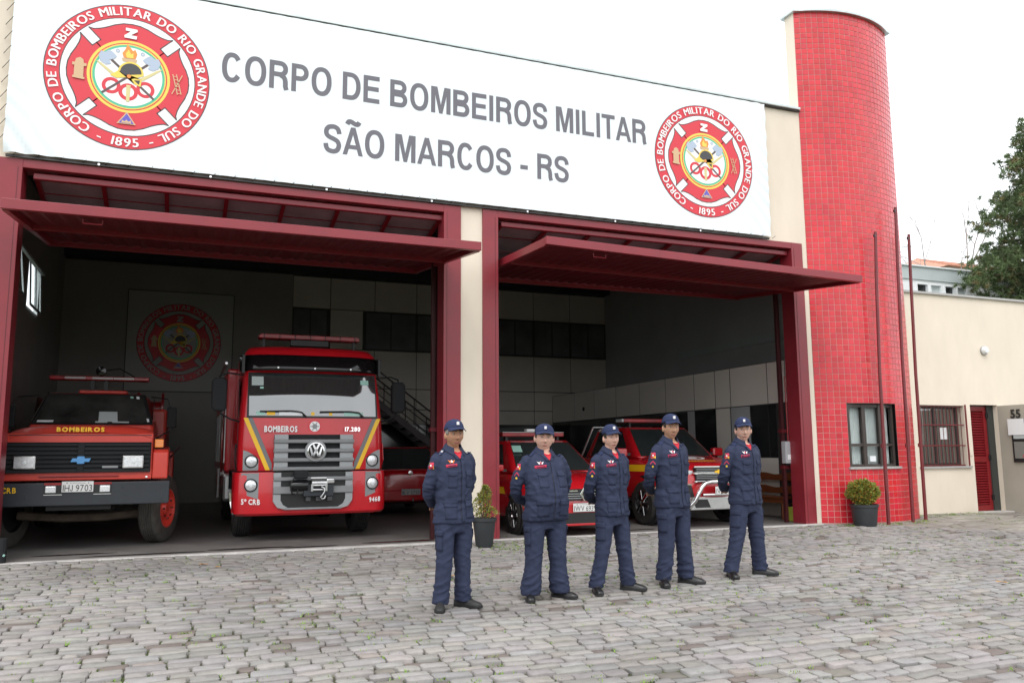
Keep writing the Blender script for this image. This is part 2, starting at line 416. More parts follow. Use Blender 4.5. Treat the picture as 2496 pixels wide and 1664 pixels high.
# irregular flagstones in front of the low wing
gx, gy = 26, 9; P = {}
for i in range(gx + 1):
    for j in range(gy + 1):
        P[i, j] = (11.7 + i * 0.42 + rnd.uniform(-.16, .16), 0.45 - j * 0.33 + rnd.uniform(-.12, .12))
flags = []
for i in range(gx):
    for j in range(gy):
        q = [P[i, j], P[i + 1, j], P[i + 1, j + 1], P[i, j + 1]]
        cx = sum(p[0] for p in q) / 4; cy = sum(p[1] for p in q) / 4
        if not (cx > 12.1 + 0.5 * math.sin(cy * 3) and cy > -1.55 - 0.12 * (cx - 12)): continue
        if not seen((cx, cy, gz(cy)), 0.05): continue
        q = [(cx + (p[0] - cx) * 0.95, cy + (p[1] - cy) * 0.94) for p in q]
        v, f = stone_shape(q, rnd.uniform(-.004, .004), (rnd.uniform(-.01, .01), rnd.uniform(-.01, .01)), 0.008, rnd)
        t = rnd.uniform(0.8, 1.12); flags.append((v, f, (t, t * rnd.uniform(.97, 1.02), t * rnd.uniform(.93, 1.0))))
flagp = kind(MB().box(12.3, 20, 0.46, 0.52, -0.07, -0.058).build('flagstone_path', 'flag'), 'structure')
for v, f, t in flags:
    m = MB(); tinted(m, v, f, t); m.build('flagstone', 'flag', flagp, smooth=40)
# grass and moss growing in the joints
rg = random.Random(5); mb = MB(); n = 0
while n < 1900:
    gx_, gy_ = rg.uniform(-4, 17), rg.uniform(-8.5, -0.15)
    dens = noise.noise((gx_ * 0.5, gy_ * 0.5, 2)) + 0.18
    if rg.random() > dens + 0.35 or not seen((gx_, gy_, gz(gy_)), 0.02): continue
    n += 1
    for k in range(rg.randint(4, 9)):
        a = rg.random() * 6.28; L = rg.uniform(0.014, 0.036); bx, by = gx_ + rg.gauss(0, .022), gy_ + rg.gauss(0, .007)
        z0 = gz(by) - 0.016; dx, dy = math.cos(a) * L, math.sin(a) * L; w = 0.006
        mb.add([(bx - dy / L * w, by + dx / L * w, z0), (bx + dy / L * w, by - dx / L * w, z0), (bx + dx * 0.9, by + dy * 0.9, z0 + L)], [(0, 1, 2)])
for k in range(700):   # mossy strip at the foot of the tower and the low wing, and by the pillar pot
    if k < 420: gx_, gy_ = rg.uniform(10.8, 15.5), -0.42 + rg.gauss(0, 0.12)
    else: gx_, gy_ = rg.gauss(4.7, 0.5), -0.75 + rg.gauss(0, 0.35)
    if gx_ > 13: gy_ += 0.7
    for q in range(4):
        a = rg.random() * 6.28; L = rg.uniform(0.01, 0.028); bx, by = gx_ + rg.gauss(0, .02), gy_ + rg.gauss(0, .01)
        z0 = gz(by) - 0.002; dx, dy = math.cos(a) * L, math.sin(a) * L; w = 0.007
        mb.add([(bx - dy / L * w, by + dx / L * w, z0), (bx + dy / L * w, by - dx / L * w, z0), (bx + dx * 0.9, by + dy * 0.9, z0 + L * .7)], [(0, 1, 2)])
go = kind(mb.build('joint_grass', 'grass'), 'stuff'); go['label'] = 'short green grass and moss growing between the paving stones'
# fallen leaves
def leaf(x, y, s, mat, label):
    m = MB(); a = rg.random() * 6
    pts = [(math.cos(a + t) * s * r_, math.sin(a + t) * s * r_) for t, r_ in ((0, 1), (.9, .55), (1.9, .7), (3.14, .9), (4.2, .6), (5.3, .65))]
    v = [(x + p[0], y + p[1], gz(y) + 0.018 + 0.010 * (i % 2)) for i, p in enumerate(pts)] + [(x, y, gz(y) + 0.014)]
    m.add(v, [(i, (i + 1) % 6, 6) for i in range(6)])
    tag(m.build('fallen_leaf', mat), label, 'leaf', 'fallen leaves on the paving')
leaf(1.28, -6.42, 0.05, 'yellow_leaf', 'bright yellow fallen leaf on the cobbles near the bottom edge')
for i, (x, y, s) in enumerate(((0.3, -1.0, .07), (0.45, -1.25, .06), (8.6, -5.1, .08), (2.9, -2.7, .06))):
    leaf(x, y, s, 'dry_leaf', ['pale dry leaf on cobbles in front of the parked trucks, farther from the camera', 'pale dry leaf on cobbles in front of the parked trucks, nearer the camera', 'brown dry leaf on the cobbles at far right', 'brown dry leaf on cobbles behind the first officer'][i])

# ================================================================ fire station building
q_ = 1.099
YB = -11.8746 + (10.27 + 11.8746) * q_      # back wall plane
def bX(x): return x * q_
def bZ(z): return 1.287 + (z - 1.287) * q_
XL, XR, XB = -3.13, 13.12, 11.10
st = thing('fire_station', 'large beige fire station with two open vehicle bays and a parapet', 'building')
xs = [-3.6, -2.36, 3.889, 4.249, 10.57, 10.695]; zs = [-0.06, 5.113, 7.70]
def sol(x, z): return z > 5.113 or x < -2.36 or 3.889 < x < 4.249 or x > 10.57
wall_grid(MB(), xs, zs, sol, 0.0, 0.28) and None
mb = MB(); wall_grid(mb, xs, zs, sol, 0.0, 0.28); mb.build('front_wall', 'beige', st)
mb = MB().box(-3.65, 10.675, -0.09, 0.36, 7.722, 7.775); mb.build('parapet_cap', 'cap_metal', st, bevel=0.01)
mb = MB().box(-3.6, 10.69, -0.06, -0.001, 7.702, 7.72); mb.build('cap_drip_edge', 'seam', st)
# side and rear walls, floor and ceiling
mb = MB()
wall_grid(mb, [0.28, 3.6, 6.35, 7.3, 8.75, YB], [-0.05, bZ(4.05), bZ(5.1), 7.1], lambda y, z: not (bZ(4.05) < z < bZ(5.1) and (3.6 < y < 6.35 or 7.3 < y < 8.75)), XL - 0.07, XL, axis='x')
mb.build('left_wall', 'plain_wall', st)
MB().box(XL - 0.25, XR + 0.25, YB, YB + 0.2, -0.05, 7.1).build('rear_wall', 'plain_wall', st)
MB().box(XR, XR + 0.2, 0.72, YB, -0.05, 7.1).build('right_wall', 'grey_wall', st)
MB().box(10.70, XR, 0.30, 0.55, 0.0, 7.1).build('front_return_wall', 'grey_wall', st)
fl = kind(MB().box(XL - 0.2, XR, -0.02, YB, -0.12, 0.0).build('garage_floor', 'concrete'), 'structure')
kb = kind(MB().box(-3.6, 10.66, -0.17, -0.0215, -0.14, 0.006).build('threshold_kerb', 'kerb', bevel=0.01), 'structure')
MB().box(XL - 0.25, XR + 0.2, 0.28, YB + 0.2, 7.1, 7.25).build('roof_slab', 'cap_metal', st)
cl = MB()
for k in range(40):
    x0 = XL + 0.01 + k * (XR - XL - 0.02) / 40
    cl.box(x0, x0 + 0.22, 0.30, YB - 0.01, bZ(6.38), bZ(6.38) + 0.03)
cl.box(XL + 0.01, XR - 0.01, 0.30, YB - 0.01, bZ(6.38) + 0.03, bZ(6.38) + 0.06)
kind(cl.build('ceiling_sheet', 'dark_ceiling', st), 'stuff')
MB().box(XL + .02, XR - .02, YB - 0.45, YB - 0.02, bZ(6.05), bZ(6.36)).build('ceiling_beam', 'dark_ceiling', st)
# puddle stains on the slab
def blot(cx, cy, rx, ry, seed):
    pts = []
    for k in range(28):
        a = 2 * math.pi * k / 28; r_ = 1 + 0.35 * noise.noise((math.cos(a) * 1.5 + seed, math.sin(a) * 1.5, seed))
        pts.append((cx + rx * r_ * math.cos(a), cy + ry * r_ * math.sin(a)))
    return kind(MB().flat(pts, 0.004, 'z').build('wet_patch', 'wet', fl), 'structure')
for b in ((-0.35, 0.20, 0.75, 0.05, 1), (0.9, 0.30, 0.55, 0.07, 2), (1.75, 0.16, 0.4, 0.05, 3), (3.1, 0.28, 0.62, 0.09, 4), (-1.3, 0.55, 0.5, 0.05, 5), (7.2, 0.35, 0.3, 0.05, 6)): blot(*b)
# left wall windows (pivoting sash)
def side_window(y0, y1, z0, z1, tilt):
    w = bpy.data.objects.new('side_window', None); COL.objects.link(w); w.parent = st; w.location = (XL - 0.02, 0, 0)
    f = MB()
    for (a, b, c, d) in ((y0, y0 + .06, z0, z1), (y1 - .06, y1, z0, z1), (y0 + .06, y1 - .06, z0, z0 + .06), (y0 + .06, y1 - .06, z1 - .06, z1)): f.box(-0.06, 0.02, a, b, c, d)
    f.build('frame', 'cap_metal', w)
    n = 2; ww = (y1 - y0 - .12) / n
    for k in range(n):
        s = bpy.data.objects.new('sash', None); COL.objects.link(s); s.parent = w; s.location = (0.03, 0, z1 - .07); s.rotation_euler = (0, tilt, 0)
        a, b = y0 + .06 + k * ww + .01, y0 + .06 + (k + 1) * ww - .01; h = z1 - z0 - .14
        g = MB()
        for (p, q, c, d) in ((a, a + .05, -h, 0), (b - .05, b, -h, 0), (a + .05, b - .05, -h, -h + .05), (a + .05, b - .05, -.05, 0)): g.box(-.015, .015, p, q, c, d)
        g.build('sash_frame', 'cap_metal', s)
        MB().box(-.003, .003, a + .05, b - .05, -h + .05, -.05).build('pane', 'glass_clear', s)
side_window(3.6, 6.35, bZ(4.05), bZ(5.1), R(-6)); side_window(7.3, 8.75, bZ(4.05), bZ(5.1), R(-3))
MB().box(XL + .3, XL + .36, .9, 7, 4.95, 5.0).build('conduit', 'cap_metal', st)
# rear wall cladding panels
yp = YB - 0.03
def panel(x0, x1, z0, z1, mat='beige_panel', nm='wall_panel'):
    MB().box(bX(x0) + .012, bX(x1) - .012, yp, YB - .001, bZ(z0) + .012, bZ(z1) - .012).build(nm, mat, st)
MB().box(bX(2.56), XR - .01, YB - .012, YB - .0005, bZ(0), bZ(6.05)).build('panel_backing', 'seam', st)
xk = [2.56, 3.556, 4.77, 5.96, 7.15, 8.34, 9.53, 10.73, 11.93]
for a, b in zip(xk, xk[1:]):
    panel(a, b, 5.17, 6.03); panel(a, b, 3.05, 4.09); panel(a, b, 2.49, 3.05)
    if b < 10.8: panel(a, b, 2.08, 2.49)
panel(3.556, 4.45, 4.09, 5.17)
for a, b in ((2.56, 3.5), (4.5, 5.96), (5.96, 7.15), (7.15, 8.34), (8.34, 9.53), (9.53, 10.73), (10.73, 11.93)):
    wdw = MB()
    x0, x1, z0, z1 = bX(a), bX(b), bZ(4.09), bZ(5.17)
    for r4 in ((x0, x0 + .04, z0, z1), (x1 - .04, x1, z0, z1), (x0 + .04, x1 - .04, z0, z0 + .05), (x0 + .04, x1 - .04, z1 - .05, z1), ((x0 + x1) / 2 - .02, (x0 + x1) / 2 + .02, z0 + .05, z1 - .05)): wdw.box(r4[0], r4[1], yp, YB - .014, r4[2], r4[3])
    wo = wdw.build('upper_window', 'seam', st)
    MB().box(x0 + .04, x1 - .04, yp + .012, YB - .015, z0 + .05, z1 - .05).build('pane', 'glass_grey', wo)
for a, b in ((2.56, 4.2), (4.2, 5.96), (5.96, 7.15), (7.15, 8.34), (8.34, 9.53)): panel(a, b, 0.05, 2.08, 'glass_dark', 'dark_opening')
# right-hand office block under the wall
ob = MB().box(XB, XR - .01, 0.56, YB - .05, 0.0, bZ(2.93)); ob.build('office_block', 'seam', st)
def sY(y): return -11.8746 + (y + 11.8746) * q_
yk = [-0.6, 0.054, 0.559, 1.682, 2.187, 2.934, 4.06, 5.21, 6.36, 7.55, 8.736, 10.2]
for a, b in zip(yk, yk[1:]):
    a2, b2 = max(sY(a), 0.57), sY(b)
    if b2 < 0.7: continue
    MB().box(XB - .007, XB - .001, a2 + .014, b2 - .014, bZ(2.16), bZ(2.92)).build('office_panel', 'office_white', st)
for a, b, z0, z1, m, nm in ((0.35, 1.72, 0.0, 1.16, 'office_white', 'office_panel'), (0.35, 0.56, 1.18, 2.14, 'glass_dark', 'office_window'), (0.58, 1.08, 1.18, 2.14, 'glass_dark', 'office_window'), (1.10, 1.68, 1.18, 2.14, 'grey_wall', 'office_window'),
                          (1.72, 2.18, 0.0, 2.14, 'office_white', 'office_panel'), (2.2, 2.92, 0.05, 2.14, 'glass_dark', 'office_window'), (2.95, 3.2, 0.0, 2.14, 'grey_wall', 'office_panel'), (3.22, 4.0, .05, 2.12, 'glass_dark', 'office_window'),
                          (4.03, 5.6, .05, 2.12, 'glass_dark', 'office_window'), (5.63, 7.2, .05, 2.12, 'glass_dark', 'office_window'), (7.23, 10.1, .05, 2.12, 'glass_dark', 'office_window')):
    MB().box(XB - .007, XB - .001, max(sY(a), .57), sY(b), max(bZ(z0), 0.002), bZ(z1)).build(nm, m, st)
MB().lathe([(0.0, 0), (0.06, 0), (0.06, .02), (0, .02)], (XB - .06, sY(8.1), bZ(2.45)), 'x', 12).build('wall_fitting', 'black', st)

# ---- door frames and folded-up doors
def bay(xo0, xi0, xi1, xo1, label):
    t = thing('door_frame', label + ', steel surround of the opening', 'door frame', group='crimson steel door surrounds')
    y0, y1 = -0.035, 0.30
    def post(a, b, inner):
        m = MB().box(a, b, y0, y1, 0.0, 5.113); m.build('jamb', 'frame_red', t, bevel=0.006)
        m = MB(); s = 1 if inner > 0 else -1
        e = b if inner > 0 else a
        m.box(min(e - s * .055, e - s * .048), max(e - s * .055, e - s * .048), y0 - .004, y0 - .0005, 0.02, 5.0); m.build('jamb_seam', 'sheet_red', t)
    post(xo0, xi0, 1); post(xi1, xo1, -1)
    MB().box(xi0, xi1, y0 + .002, y1, 4.998, 5.113).build('lintel', 'frame_red', t, bevel=0.006)
    for k in range(7):
        MB().tube([(xo0 + .1 if k % 2 else xo1 - .1, y0 - .003, .3 + k * .7), (xo0 + .1 if k % 2 else xo1 - .1, y0 + .004, .3 + k * .7)], .011, 8).build('rivet', 'frame_red', t)
    return t
bay(-2.36, -2.082, 3.611, 3.889, 'crimson frame round the left bay with the two trucks')
bay(4.249, 4.510, 10.318, 10.57, 'crimson frame round the right bay with the two cars')
def folding_door(xa, xb, zfa, zfb, zb, label, ya=-1.66, yb=1.55):
    t = thing('overhead_door', label, 'garage door', group='folded overhead doors')
    def Z(x, v):   # v 0 front .. 1 back
        f = (x - xa) / (xb - xa); return (zfa + (zfb - zfa) * f) * (1 - v) + zb * v
    def pt(x, v, dz=0): return Vector((x, ya + (yb - ya) * v, Z(x, v) + dz))
    MB().bar(pt(xa, 0, .06), pt(xb, 0, .06), 0.07, 0.118).build('front_beam', 'frame_red', t, bevel=0.005)
    MB().bar(pt(xa, 1, .04), pt(xb, 1, .04), 0.07, 0.12).build('rear_beam', 'frame_red', t, bevel=0.005)
    MB().bar(pt(xa, .48, .04), pt(xb, .48, .04), 0.06, 0.10).build('middle_beam', 'frame_red', t, bevel=0.005)
    for x in (xa + .035, xb - .035):
        MB().bar(pt(x, 0.012, .05), pt(x, .99, .05), 0.07, 0.12).build('side_beam', 'frame_red', t, bevel=0.005)
    g = MB(); n = 58                              # corrugated sheet skin
    prof = []
    for k in range(n + 1):
        x = xa + .08 + (xb - xa - .16) * k / n
        d = 0.0 if k % 2 else 0.022
        prof += [(x - .012, d), (x + .012, d)] if k % 2 else [(x - .03, d), (x + .03, d)]
    prof.sort()
    rings = []
    for v in (0.015, 0.25, .5, .75, 0.985): rings.append([pt(x, v, .045 + d) for x, d in prof])
    g.loft(rings, cap=False, closed=False); o = g.build('corrugated_skin', 'sheet_red', t); m = o.modifiers.new('th', 'SOLIDIFY'); m.thickness = 0.004
    # upper leaf lying inside under the lintel
    yu0, yu1, zu0, zu1 = 0.10, 1.75, 4.93, 4.62
    def pu(x, v, dz=0): return Vector((x, yu0 + (yu1 - yu0) * v, zu0 + (zu1 - zu0) * v + dz))
    MB().bar(pu(xa, 0), pu(xb, 0), 0.07, 0.085).build('top_tube', 'frame_red', t, bevel=0.012)
    MB().bar(pu(xa, 1), pu(xb, 1), 0.07, 0.085).build('hinge_tube', 'frame_red', t, bevel=0.008)
    MB().add([pu(xa, .02, .06), pu(xb, .02, .06), pu(xb, .98, .06), pu(xa, .98, .06)], [(0, 1, 2, 3)]).build('leaf_sheet', 'soffit_grey', t).modifiers.new('th', 'SOLIDIFY').thickness = 0.006
    for k in range(8):
        x = xa + .03 + (xb - xa - .06) * k / 7
        MB().bar(pu(x, .03, .015), pu(x, .97, .015), 0.055, 0.05).build('rib', 'frame_red', t)
    for v in (.33, .66):
        MB().bar(pu(xa + .05, v, .045), pu(xb - .05, v, .045), 0.014, 0.014).build('rod', 'frame_red', t)
    MB().tube([pt(xa + .8, .03, -.02), pt(xa + .8, .03, -.07), pt(xa + 1.0, .03, -.07), pt(xa + 1.0, .03, -.02)], .009, 6).build('pull_handle', 'frame_red', t)
    return t
folding_door(-1.975, 3.635, 3.99, 3.995, 4.37, 'crimson folded door tilted out above the two fire trucks')
folding_door(4.60, 10.31, 4.17, 4.03, 4.33, 'crimson folded door tilted out above the small red cars')
# vertical guide posts inside the openings
for x, lb in ((3.58, 'dark red guide post just inside the pillar of the truck bay'), (10.27, 'dark red guide post inside the right jamb beside the grey box')):
    t = thing('guide_post', lb, 'post', (x, 0.42, 0), group='door guide posts')
    MB().box(-.03, .03, -.03, .03, 0, 4.6).build('post', 'post_dark', t)
    MB().box(.05, .085, .02, .05, 1.3, 4.6).build('counterweight_rod', 'post_dark', t)
    MB().box(-.05, .11, -.05, .05, 1.62, 1.68).build('bracket', 'sheet_red', t)
    MB().box(-.05, .11, -.05, .05, .96, 1.02).build('bracket', 'sheet_red', t)

# ================================================================ emblem (flat print)
def strip(mb, pts, w, y, closed=True):
    n = len(pts); rng = range(n if closed else n - 1)
    for i in rng:
        a, b = Vector(pts[i]), Vector(pts[(i + 1) % n]); d = b - a
        if d.length < 1e-6: continue
        d.normalize(); p = Vector((-d.y, d.x)) * w / 2; a -= d * w * .3; b += d * w * .3
        mb.add([(a.x + p.x, y, a.y + p.y), (b.x + p.x, y, b.y + p.y), (b.x - p.x, y, b.y - p.y), (a.x - p.x, y, a.y - p.y)], [(0, 1, 2, 3)])
def emblem(par, cx, cz, Rr, y, e=0.002, wm='print_white'):
    T = lambda p: (cx + p[0] * Rr, cz + p[1] * Rr)
    root = bpy.data.objects.new('emblem', None); COL.objects.link(root); root.parent = par
    lay = [0]
    def nxt(): lay[0] += 1; return y - lay[0] * e
    def disc(r, mat, nm, c=(0, 0), n=72):
        MB().flat([T((c[0] + r * math.cos(2 * math.pi * k / n), c[1] + r * math.sin(2 * math.pi * k / n))) for k in range(n)], nxt()).build(nm, mat, root)
    def ring(r0, r1, mat, nm, c=(0, 0), n=72, a0=0, a1=360, yy=None):
        yy = yy or nxt(); m = MB(); v = []; 
        for k in range(n + 1):
            a = R(a0 + (a1 - a0) * k / n)
            for r in (r0, r1): p = T((c[0] + r * math.cos(a), c[1] + r * math.sin(a))); v.append((p[0], yy, p[1]))
        m.add(v, [(2 * k, 2 * k + 1, 2 * k + 3, 2 * k + 2) for k in range(n)]); m.build(nm, mat, root)
    def poly(pts, mat, nm, yy=None): 
        yy = yy or nxt(); MB().flat([T(p) for p in pts], yy).build(nm, mat, root); return yy
    disc(1.0, 'print_dark', 'outline_disc'); disc(.988, 'print_red', 'red_disc'); disc(.818, 'print_dark', 'inner_outline'); disc(.806, wm, 'white_field')
    arm = [(0, .735), (.1, .726), (.2, .692), (.3, .640), (.38, .608), (.45, .592), (.508, .602), (.360, .454), (.407, .407), (.26, .26)]
    arm = arm + [(-x, z) for x, z in arm[:0:-1]]
    y1, y2 = nxt(), nxt()
    for k in range(4):
        c, s = math.cos(k * math.pi / 2), math.sin(k * math.pi / 2); pts = [T((x * c - z * s, x * s + z * c)) for x, z in arm]
        MB().flat(pts, y1).build('cross_arm', 'print_red', root)
        m = MB(); strip(m, pts, .013 * Rr, y2); m.build('arm_outline', 'print_dark', root)
    disc(.50, 'print_yellow', 'yellow_ring'); disc(.465, 'print_red', 'red_ring'); disc(.45, 'print_yellow', 'thin_yellow_ring'); disc(.435, 'print_green', 'green_ring'); disc(.405, wm, 'centre_field')
    # ring text
    yy = nxt(); m = MB(); txt = 'CORPO DE BOMBEIROS MILITAR DO RIO GRANDE DO SUL'
    lay_, w = layout(txt, .15, .42, .0); a0, a1 = 241.0, -63.0; hgt = .115; rb = .848
    for ch, dx, vs, fs in lay_:
        xm = sum(p[0] for p in vs) / len(vs) + dx; x0 = (min(p[0] for p in vs) + max(p[0] for p in vs)) / 2
        a = R(a0 + (a1 - a0) * (x0 + dx) / w); u = Vector((math.sin(a), -math.cos(a))); o_ = Vector((math.cos(a), math.sin(a)))
        arc = abs(R(a1 - a0)) * (rb + hgt / 2) / w
        for q in (-1, 0, 1): m.add([(lambda P: (T(P)[0], yy - e * .15 * (q + 1), T(P)[1]))(o_ * (rb + p[1] / cap_h() * hgt) + u * ((p[0] - x0 + q * .028) * arc)) for p in vs], fs)
    lay_, w = layout('- 1895 -', .14, .6, .0)
    for ch, dx, vs, fs in lay_:
        x0 = (min(p[0] for p in vs) + max(p[0] for p in vs)) / 2; a = R(270 + 42 * ((x0 + dx) / w - .5)); o_ = Vector((math.cos(a), math.sin(a))); u = Vector((-math.sin(a), math.cos(a)))
        for q in (-1, 0, 1): m.add([(lambda P: (T(P)[0], yy - e * .15 * (q + 1), T(P)[1]))(o_ * (rb + hgt - p[1] / cap_h() * hgt) + u * ((p[0] - x0 + q * .028) * .115 / cap_h())) for p in vs], fs)
    kind(m.build('ring_lettering', wm, root), 'stuff')
    # centre devices
    yy = nxt()
    def stick(a, b, w0, w1, mat, nm, q=None):
        a, b = Vector(a), Vector(b); d = (b - a).normalized(); p = Vector((-d.y, d.x))
        poly([a + p * w0, b + p * w1, b - p * w1, a - p * w0], mat, nm, q or yy)
    for s in (-1, 1):
        for c in ((.205 * s, -.155),):
            ring(.068, .112, 'print_red', 'hose_loop', c, 24, yy=yy)
    ring(.072, .118, 'print_red', 'hose_loop', (0, -.215), 24, yy=yy - e * .3)
    yy = nxt()
    for s in (-1, 1):
        stick((-.22 * s, .20), (.31 * s, -.27), .016, .014, 'print_wood', 'axe_handle', yy - (e * .25 if s > 0 else 0))
    yy = nxt()
    for s in (-1, 1):
        pts = [(-.20, .30), (-.25, .33), (-.30, .29), (-.345, .30), (-.375, .24), (-.35, .16), (-.28, .12), (-.22, .14), (-.245, .19), (-.185, .215), (-.155, .25)]
        poly([(x * s, z) for x, z in pts], 'print_steel', 'axe_head', yy)
        ring(.012, .026, 'print_steel', 'axe_eye', (-.15 * s, .335), 12, yy=yy)
        stick((-.39 * s, .155), (-.34 * s, .12), .006, .013, 'print_brass', 'nozzle_tip', yy)
        stick((-.34 * s, .12), (-.150 * s, -.025), .014, .022, 'print_brass', 'nozzle', yy)
    stick((0, -.12), (0, -.35), .026, .020, 'print_brass', 'nozzle', yy)
    poly([(-.10, .245), (.09, .245), (.075, .20), (-.085, .20)], 'print_tan', 'torch_bowl', yy)
    poly([(-.075, .25), (-.095, .31), (-.06, .37), (-.04, .44), (0, .40), (.03, .36), (.06, .38), (.085, .32), (.065, .25)], 'print_orange', 'flame', yy)
    yy = nxt()
    poly([(-.04, .255), (-.055, .31), (-.02, .37), (.01, .31), (.04, .33), (.04, .255)], 'print_yellow', 'flame_core', yy)
    dome = [(.02 + .155 * math.cos(R(a)), .045 + .160 * math.sin(R(a))) for a in range(-5, 181, 15)]
    poly([(.155, -.02), (.145, -.125), (.075, -.10), (.03, -.035)] + dome + [(-.225, -.015), (-.14, -.045), (-.05, -.02)], 'print_yellow', 'helmet_trim', yy)
    yy = nxt()
    poly([(.02 + .130 * math.cos(R(a)), .052 + .130 * math.sin(R(a))) for a in range(0, 181, 15)] + [(-.05, .01)], 'print_dark', 'helmet_shell', yy)
    poly([(.135, -.035), (.125, -.10), (.06, -.045)], 'print_dark', 'helmet_peak', yy)
    ring(.0, .026, 'print_orange', 'helmet_boss', (0, .0), 12)
    # devices on the arms
    yy = nxt()
    poly([(-.66, -.12), (-.52, -.13), (-.52, -.10), (-.535, -.10), (-.535, .05), (-.505, .05), (-.505, .09), (-.535, .09), (-.545, .14), (-.585, .165), (-.63, .14), (-.64, .09), (-.67, .09), (-.67, .05), (-.645, .05), (-.645, -.09), (-.66, -.09)], 'print_tan', 'hydrant', yy)
    for a, b in (((.53, .12), (.60, -.16)), ((.575, .125), (.645, -.15)), ((.65, .12), (.53, -.16))): stick(a, b, .006, .006, 'print_tan', 'ladder_rail', yy)
    for k in range(6): t_ = k / 6; stick((.535 + .07 * t_, .09 - .28 * t_), (.58 + .07 * t_, .095 - .28 * t_), .004, .004, 'print_tan', 'ladder_rung', yy - e * .3)
    poly([(-.07, .67), (.07, .665), (.075, .635), (-.005, .575), (.07, .57), (.065, .525), (-.08, .53), (-.085, .56), (-.01, .625), (-.07, .63)], wm, 'map_shape', yy)
    poly([(0, -.49), (.115, -.66), (-.115, -.66)], 'print_tan', 'triangle_border', yy)
    poly([(0, -.515), (.09, -.65), (-.09, -.65)], 'print_blue', 'triangle', nxt())
    poly([(-.06, -.645), (-.05, -.61), (-.02, -.625), (0, -.60), (.025, -.625), (.05, -.605), (.06, -.645)], 'print_tan', 'triangle_figures', nxt())
    return root

# ---- banner
bn = thing('banner', 'huge white banner with grey lettering and two round emblems above the bays', 'banner')
def banner_pt(u, v):
    x = -2.309 + 12.124 * u; z = 5.163 + 2.534 * v
    dl = math.exp(-((x + 2.33) ** 2 / .05)) * math.exp(-((z - 5.5) ** 2) / .8) + 1.2 * math.exp(-((x + 2.1) ** 2 / .12)) * math.exp(-((z - 5.2) ** 2) / .05) + .7 * math.exp(-((x - 9.815) ** 2 / .12)) + .35 * math.exp(-(z - 5.163) / .07) + .3 * math.exp(-(7.697 - z) / .05)
    w = 0.016 * dl * math.sin((x * 1.1 + z) * 22 + 2 * math.sin(z * 3))
    return (x, -0.10 + w * min(1, max(0, dl - .03) * 4), z)
MB().grid(banner_pt, 240, 50).build('canvas', 'vinyl', bn, smooth=180)
MB().box(-2.28, 9.80, -0.07, -0.038, 5.118, 5.150).build('lower_rail', 'seam', bn)
for k in range(46):
    x = -2.2 + k * .268
    m = MB().tube([(x, -.072, 5.135), (x + .05, -.102, 5.178)], .004, 5); m.build('lacing_cord', 'black', bn)
for x in (-1.2, .2, 1.8, 3.4, 5.0, 6.6, 8.3): MB().lathe([(0, -.012), (.016, -.012), (.016, 0), (0, 0)], (x, -.071, 5.134), 'y', 10).build('bolt', 'chrome', bn)
for k in range(12):
    z = 5.4 + k * .2
    MB().tube([(-2.305, -.102, z), (-2.40, -.02, z - .09)], .004, 5).build('lacing_cord', 'black', bn)
emblem(bn, -0.897, 6.404, 1.032, -0.101, .0011); emblem(bn, 8.432, 6.411, 1.032, -0.101, .0011)
def spl(pts, n=7):
    out = []
    for i in range(len(pts) - 1):
        p0, p1, p2, p3 = [Vector(pts[min(max(j, 0), len(pts) - 1)]) for j in (i - 1, i, i + 1, i + 2)]
        for k in range(n): t = k / n; out.append(.5 * ((2 * p1) + (p2 - p0) * t + (2 * p0 - 5 * p1 + 4 * p2 - p3) * t * t + (3 * p1 - p0 - 3 * p2 + p3) * t ** 3))
    return out + [Vector(pts[-1])]
def ribbon(pts, tv, th):
    """stroke of a grotesque letter: tv stem thickness (for vertical runs), th bar thickness (for horizontal runs)"""
    L, Rr = [], []
    for i, p in enumerate(pts):
        a = pts[max(i - 1, 0)]; b = pts[min(i + 1, len(pts) - 1)]; d = Vector(b) - Vector(a); d.normalize(); n = Vector((-d.y * tv / 2, d.x * th / 2)); L.append(Vector(p) + n); Rr.append(Vector(p) - n)
    return [L[i] for i in range(len(L))], Rr
TV, TH_ = .156, .165
ADV = dict(C=.72, O=.775, R=.72, P=.665, D=.72, E=.665, B=.72, M=.83, I=.28, L=.61, T=.61, A=.72, S=.665); ADV['\u00c3'] = .72; ADV['-'] = .40; ADV[' '] = .28
